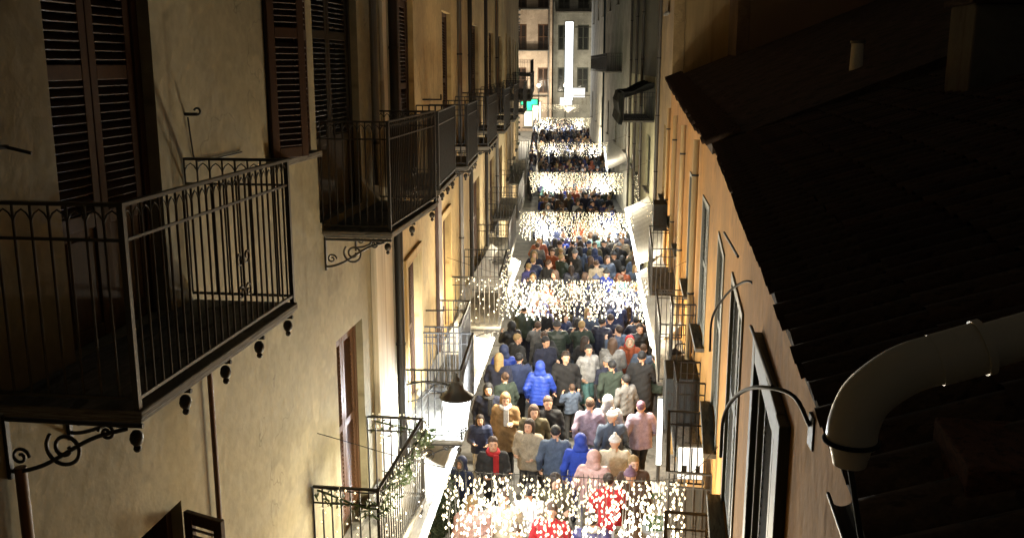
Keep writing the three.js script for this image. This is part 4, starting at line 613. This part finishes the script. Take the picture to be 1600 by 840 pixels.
function person(label, x, z, turn, o) { // o: pose, style, coat, hair, hairColor, trousers, far, size, skin, group, scarf
  const t = thing('person', label, 'person', [x, 0, z], turn, o.group), q = o.far ? 1 : 0, k = o.pose ?? 0, sz = o.size ?? 1; t.scale.setScalar(sz);
  mesh('body', bodyGeo(k, q), skins[o.skin ?? 0], t);
  mesh({ jacket: 'jacket', puffer: 'padded_jacket', coat: 'long_coat', knit: 'knitted_coat' }[o.style], coatGeo(k, o.style, q), clothMat(COL[o.coat], o.style === 'puffer' ? 0.5 : 0.9), t);
  mesh('trousers', trouserGeo(k, q), clothMat(COL[o.trousers ?? 'black']), t);
  for (const i of [0, 1]) mesh('shoe', shoeGeo(k, q, i), clothMat(COL[o.shoes ?? 'black'], 0.5), t);
  const p = POSES[k], h = mesh(o.hair === 'beanie' ? 'woolly_hat' : o.hair === 'hood' ? 'hood' : 'hair', cached('hair' + o.hair + q, () => hairGeo(o.hair, q ? 0.016 : 0.011)), clothMat(COL[o.hairColor], 0.7), t);
  h.position.set(0, HEAD_Y, (p.lean ?? 0) + 0.02); h.rotation.set(p.head[1], p.head[0], 0, 'YXZ');
  if (o.scarf) mesh('scarf', cached('scarf', () => merge([new THREE.TorusGeometry(0.085, 0.042, 8, 20).rotateX(Math.PI / 2 + 0.25).translate(0, 1.47, 0.015), rbox(0.1, 0.36, 0.035, 0.015, 0.04, 1.28, 0.15).rotateX(0)])), clothMat(COL[o.scarf]), t);
  if (o.pack) mesh('backpack', cached('pack', () => merge([rbox(0.29, 0.42, 0.15, 0.05, 0, 1.2, -0.22), rbox(0.22, 0.2, 0.06, 0.025, 0, 1.12, -0.31), tube([V(0.11, 1.38, -0.16), V(0.12, 1.47, 0), V(0.12, 1.36, 0.15), V(0.13, 1.12, 0.1)], 0.018, 14, 6), tube([V(-0.11, 1.38, -0.16), V(-0.12, 1.47, 0), V(-0.12, 1.36, 0.15), V(-0.13, 1.12, 0.1)], 0.018, 14, 6)])), clothMat(COL[o.pack], 0.6), t);
  if (o.hair === 'hood' && (o.fur ?? rnd() < 0.5)) { const f = mesh('fur_trim', cached('fur' + q, () => { const g = new THREE.TorusGeometry(0.088, 0.024, 8, q ? 16 : 26).scale(0.92, 1.2, 1).translate(0, -0.012, 0.075), p = g.attributes.position; for (let i = 0; i < p.count; i++) p.setXYZ(i, p.getX(i) * (1 + 0.08 * Math.sin(i * 7.3)), p.getY(i) * (1 + 0.07 * Math.sin(i * 5.1)), p.getZ(i) + 0.008 * Math.sin(i * 3.7)); g.computeVertexNormals(); return g; }), clothMat(COL[pick(['camel', 'grey', 'beige'])], 1), t); f.position.copy(h.position); f.rotation.copy(h.rotation); }
  peopleSpots.push([x, z]); return t;
}
// a point on the ground from where the head shows: d metres ahead, at picture column px of 1600
const headAt = (px, py, hgt = 1.62) => { const F = 1500, d = V((px - 800) / F, -(py - 420) / F, -1).applyQuaternion(camera.quaternion); const s = (hgt - EYE.y) / d.y; return [d.x * s, d.z * s]; };
const A = (label, px, py, turn, o) => { const [x, z] = headAt(px, py, 1.62 * (o.size ?? 1)); return person(label, x, z, turn, o); };
const T = Math.PI;
A('woman with a mass of dark hair in a navy jacket, right beside the lantern', 763, 607, 0.1, { pose: 0, style: 'jacket', coat: 'dark navy', hair: 'long', hairColor: 'black', scarf: 'charcoal' });
A('child in a navy padded jacket in front of the dark-haired woman near the lantern', 750, 655, 0.15, { pose: 4, style: 'puffer', coat: 'navy', hair: 'long', hairColor: 'dark brown', trousers: 'white', size: 0.82, skin: 2 });
A('person with fair-brown hair and a long white scarf in a camel coat, near the lantern', 790, 622, -0.1, { pose: 3, style: 'coat', coat: 'camel', hair: 'long', hairColor: 'camel', scarf: 'white', skin: 2 });
A('brown-haired woman in a dark olive jacket beside the white-scarfed person', 834, 640, 0.1, { pose: 1, style: 'jacket', coat: 'olive', hair: 'long', hairColor: 'brown', skin: 2 });
A('person in a blue hooded padded jacket seen from behind, close to the left awning', 787, 548, T, { pose: 1, style: 'puffer', coat: 'royal blue', hair: 'hood', hairColor: 'navy', trousers: 'dark navy' });
A('person in a blue jacket with dark hair, just behind the bright blue jacket', 812, 560, T + 0.3, { pose: 2, style: 'jacket', coat: 'navy', hair: 'short', hairColor: 'black', trousers: 'black' });
A('person in a bright royal blue padded jacket with its hood up, left of centre', 843, 574, T - 0.2, { pose: 1, style: 'puffer', coat: 'royal blue', hair: 'hood', hairColor: 'royal blue', trousers: 'dark navy' });
A('man in a long black coat walking to the camera beside the bright blue jacket', 884, 556, 0.05, { pose: 1, style: 'coat', coat: 'black', hair: 'short', hairColor: 'dark brown', trousers: 'black', size: 1.06 });
A('person in a white jacket and teal trousers behind the man in black', 918, 545, 0.6, { pose: 2, style: 'jacket', coat: 'pale grey', hair: 'short', hairColor: 'black', trousers: 'teal' });
A('person in a red hood with a rust jacket, deep in the crowd at right', 984, 532, 0.05, { pose: 0, style: 'jacket', coat: 'rust', hair: 'hood', hairColor: 'red', scarf: 'rust' });
A('large man in a black coat in front of the red hood', 1002, 558, T - 0.3, { pose: 1, style: 'coat', coat: 'black', hair: 'short', hairColor: 'black', size: 1.06 });
A('person in a dark green jacket left of the man in the black coat', 957, 572, T + 0.2, { pose: 1, style: 'coat', coat: 'dark green', hair: 'short', hairColor: 'black' });
A('person in a lilac padded jacket near the right-hand wall', 1003, 636, T + 0.3, { pose: 2, style: 'puffer', coat: 'lilac', hair: 'bun', hairColor: 'mauve', trousers: 'charcoal' });
A('person in a pinkish grey jacket walking beside the pale hood', 922, 632, T, { pose: 1, style: 'jacket', coat: 'lilac', hair: 'short', hairColor: 'brown', trousers: 'grey' });
A('person in a pale grey hooded jacket in the middle of the crowd', 950, 628, T, { pose: 1, style: 'jacket', coat: 'pale grey', hair: 'hood', hairColor: 'pale grey', trousers: 'slate blue' });
A('person in a white woolly hat and slate blue jacket, centre right', 957, 652, T + 0.1, { pose: 1, style: 'jacket', coat: 'slate blue', hair: 'beanie', hairColor: 'white', trousers: 'slate blue' });
A('man with short brown hair in a charcoal jacket and red scarf, facing the camera', 770, 692, 0.2, { pose: 4, style: 'jacket', coat: 'charcoal', hair: 'short', hairColor: 'brown', scarf: 'red', skin: 0 });
A('dark-haired person in a beige knitted coat, arms folded, left of centre', 827, 664, -0.3, { pose: 4, style: 'knit', coat: 'beige', hair: 'long', hairColor: 'dark brown', trousers: 'charcoal' });
A('small person in a navy hood at the left edge of the crowd', 721, 722, -0.4, { pose: 0, style: 'jacket', coat: 'navy', hair: 'hood', hairColor: 'navy', size: 0.84 });
A('woman with long dark hair in a dark olive coat, nearest in the middle', 868, 750, 0.15, { pose: 3, style: 'coat', coat: 'olive', hair: 'long', hairColor: 'dark brown', skin: 2 });
A('fair-skinned person in a bright red jacket half hidden by the nearest lights, bottom centre', 861, 797, -0.1, { pose: 0, style: 'jacket', coat: 'bright red', hair: 'short', hairColor: 'brown', skin: 2 });
A('person in a royal blue hooded jacket right of the beige coat', 907, 690, T, { pose: 1, style: 'jacket', coat: 'royal blue', hair: 'hood', hairColor: 'royal blue', trousers: 'indigo' });
A('person in a pale pink padded jacket in front of the blue hood', 928, 716, T - 0.1, { pose: 2, style: 'puffer', coat: 'pale pink', hair: 'hood', hairColor: 'pale pink', trousers: 'beige' });
A('person in a cream coat and cream woolly hat beside the pale pink jacket', 961, 692, T, { pose: 1, style: 'coat', coat: 'cream', hair: 'beanie', hairColor: 'white', trousers: 'beige' });
A('dark-haired person in a bright red coat near the bottom right', 951, 752, T + 0.1, { pose: 1, style: 'coat', coat: 'bright red', hair: 'bun', hairColor: 'dark brown', trousers: 'black' });
A('person in an indigo padded jacket and white scarf, bottom right of centre', 925, 812, T, { pose: 4, style: 'puffer', coat: 'indigo', hair: 'short', hairColor: 'dark brown', scarf: 'white' });
A('person in a mauve woolly hat and brown coat near the market table', 984, 745, T - 0.2, { pose: 1, style: 'coat', coat: 'brown', hair: 'beanie', hairColor: 'mauve', trousers: 'charcoal' });
A('pale-haired person in a brown jacket beside the light strip', 990, 722, 0.3, { pose: 0, style: 'jacket', coat: 'brown', hair: 'short', hairColor: 'blond', skin: 2 });
A('person in a purple jacket at the bottom of the crowd beside the market table', 992, 826, T, { pose: 0, style: 'jacket', coat: 'purple', hair: 'long', hairColor: 'brown' });
A('blond woman in a pale pink jacket behind the nearest lights, bottom left of the crowd', 738, 786, 0.2, { pose: 3, style: 'puffer', coat: 'pale pink', hair: 'long', hairColor: 'blond', skin: 2 });
A('person in a cream jacket behind the nearest lights, below the charcoal jacket', 786, 776, 0.1, { pose: 0, style: 'jacket', coat: 'cream', hair: 'short', hairColor: 'brown', trousers: 'charcoal' });
A('person in a white jacket behind the nearest lights, below the beige coat', 826, 770, T, { pose: 1, style: 'jacket', coat: 'white', hair: 'short', hairColor: 'black', trousers: 'black' });
A('person in a pale grey coat behind the nearest lights at the very bottom', 806, 832, 0, { pose: 0, style: 'coat', coat: 'pale grey', hair: 'bun', hairColor: 'brown' });
A('person in a slate blue jacket seen from behind, right of the beige knitted coat', 868, 676, T, { pose: 1, style: 'jacket', coat: 'slate blue', hair: 'short', hairColor: 'black', trousers: 'slate blue' });
A('man in a black jacket with a bald-cropped head behind the brown-haired woman', 856, 628, 0.2, { pose: 0, style: 'jacket', coat: 'black', hair: 'short', hairColor: 'brown', size: 1.03 });
A('person in a grey jacket carrying on alone beside the right-hand wall', 1026, 560, T, { pose: 1, style: 'jacket', coat: 'dark green', hair: 'short', hairColor: 'dark brown', trousers: 'charcoal' });
// the rest of the crowd, row by row away from the camera
{
  const coats = ['black', 'black', 'black', 'dark navy', 'dark navy', 'dark navy', 'navy', 'navy', 'navy', 'charcoal', 'charcoal', 'slate blue', 'slate blue', 'grey', 'dark green', 'brown', 'olive', 'indigo', 'beige', 'pale grey', 'teal', 'royal blue', 'charcoal', 'dark navy', 'rust'];
  const hairs = [['short', 'black'], ['short', 'dark brown'], ['short', 'brown'], ['long', 'dark brown'], ['long', 'black'], ['long', 'brown'], ['long', 'blond'], ['bun', 'brown'], ['beanie', 'charcoal'], ['beanie', 'navy'], ['beanie', 'grey'], ['beanie', 'black'], ['hood', null], ['short', 'blond']];
  const hn = { short: 'short', long: 'long', bun: 'tied-up' }, sn = { jacket: 'jacket', puffer: 'padded jacket', coat: 'long coat', knit: 'knitted coat' };
  const gaps = ['before second light curtain', 'behind second light curtain', 'behind third light curtain', 'behind fourth light curtain', 'behind fifth light curtain', 'behind the sixth light curtain'];
  const zone = (z) => gaps[z > -17.9 ? 0 : z > -26.5 ? 1 : z > -36.5 ? 2 : z > -51 ? 3 : 4];
  const seen = {}; let count = 0;
  for (let z = -19.6; z > -66 && count < 258; z -= 0.72) {
    const l = Math.max(-2.05, xl(z) + 0.7) - (z < -37 ? (-37 - z) * 0.045 : 0), r = z > -37 ? 1.55 : 1.4 - (-37 - z) * 0.045;
    for (let x = l + rr(0, 0.3); x < r; x += rr(0.48, 0.92)) {
      const zz = z + rr(-0.34, 0.34); if (rnd() < 0.05 || peopleSpots.some(([a, b]) => (a - x) ** 2 + (b - zz) ** 2 < 0.22)) continue;
      const far = zz < -24, away = rnd() < 0.68, place = x < l + (r - l) * 0.3 ? 'left side' : x > l + (r - l) * 0.7 ? 'right side' : 'middle';
      let style, coat, hair, hc, label;
      for (let n = 0; n < 25; n++) { // an outfit that nobody near wears yet
        style = pick(['jacket', 'jacket', 'puffer', 'puffer', 'coat', 'coat', 'knit']); coat = pick(zz > -25 ? coats.slice(0, 15) : coats); [hair, hc] = pick(hairs); hc ??= coat;
        label = `${coat} ${sn[style].replace('padded jacket', 'padding').replace('knitted coat', 'knitwear')}, ${hair === 'beanie' ? `${hc} woolly hat` : hair === 'hood' ? 'hood up' : `${hn[hair]} ${hc} hair`}, ${place}, ${zone(zz)}`;
        if (!seen[label]) break;
      }
      seen[label] = 1;
      const t = person('person in ' + label, x, zz, (away ? T : 0) + rr(-0.9, 0.9), { pack: rnd() < 0.14 && pick(['black', 'charcoal', 'red', 'olive']), pose: Math.floor(rnd() * POSES.length), style, coat, hair, hairColor: hc, trousers: pick(['black', 'dark navy', 'charcoal', 'slate blue', 'charcoal']), far, size: rnd() < 0.08 ? rr(0.72, 0.85) : rr(0.92, 1.07), skin: Math.floor(rnd() * 3), group: 'people in the crowd down the street' });
      count++;
    }
  }
  // the far end of the crowd reads as one mass of heads and shoulders
  const g = joinColored([tint(surfaceNets(union([bone([-0.1, 0.5, 0], [-0.1, 1.3, 0], 0.16, 0.13), bone([0.1, 0.5, 0], [0.1, 1.3, 0], 0.16, 0.13), bone([-0.2, 1.38, 0], [0.2, 1.38, 0], 0.08, 0.08), bone([0.24, 1.34, 0], [0.28, 0.85, 0.04], 0.07, 0.05), bone([-0.24, 1.34, 0], [-0.28, 0.85, 0.04], 0.07, 0.05), bone([0.09, 0.7, 0], [0.11, 0.06, 0.06], 0.1, 0.07), bone([-0.09, 0.7, 0], [-0.11, 0.06, -0.1], 0.1, 0.07), bone([0, 1.35, 0], [0, 1.5, 0], 0.06, 0.055)], 0.05), V(-0.42, -0.06, -0.3), V(0.42, 1.62, 0.3), 0.07), () => [1, 1, 1]), tint(surfaceNets(ell([0, 1.61, 0.01], [0.085, 0.115, 0.1]), V(-0.16, 1.45, -0.18), V(0.16, 1.8, 0.18), 0.05), () => [1.6, 1.2, 1.0])]);
  const spots = []; for (let z = -57; z > -117; z -= 0.85) { const l = (xl(z) + 0.8), w = 5.5 - (z < -90 ? 0 : 0); for (let x = l; x < l + w; x += rr(0.62, 0.95)) { const zz = z + rr(-0.3, 0.3); if (rnd() < 0.12 || peopleSpots.some(([a, b]) => (a - x) ** 2 + (b - zz) ** 2 < 0.3)) continue; spots.push([x, zz]); } }
  const im = new THREE.InstancedMesh(g, std(lin(1, 1, 1), { vertexColors: true, roughness: 0.9 }), spots.length), m = new THREE.Matrix4(), q = new THREE.Quaternion();
  spots.forEach(([x, z], i) => { const s = rr(0.92, 1.05); m.compose(V(x, 0, z), q.setFromAxisAngle(V(0, 1, 0), rr(0, 6.28)), V(s, s, s)); im.setMatrixAt(i, m); const c = COL[pick(['black', 'dark navy', 'navy', 'charcoal', 'slate blue', 'grey', 'brown', 'beige', 'navy', 'charcoal', 'pale grey', 'black'])]; im.setColorAt(i, lin(...c)); });
  im.name = 'crowd'; im.castShadow = im.receiveShadow = true; im.userData = { label: 'far end of the crowd filling the street below the lit banner', category: 'crowd', kind: 'stuff' }; scene.add(im);
}
renderer.render(scene, camera);
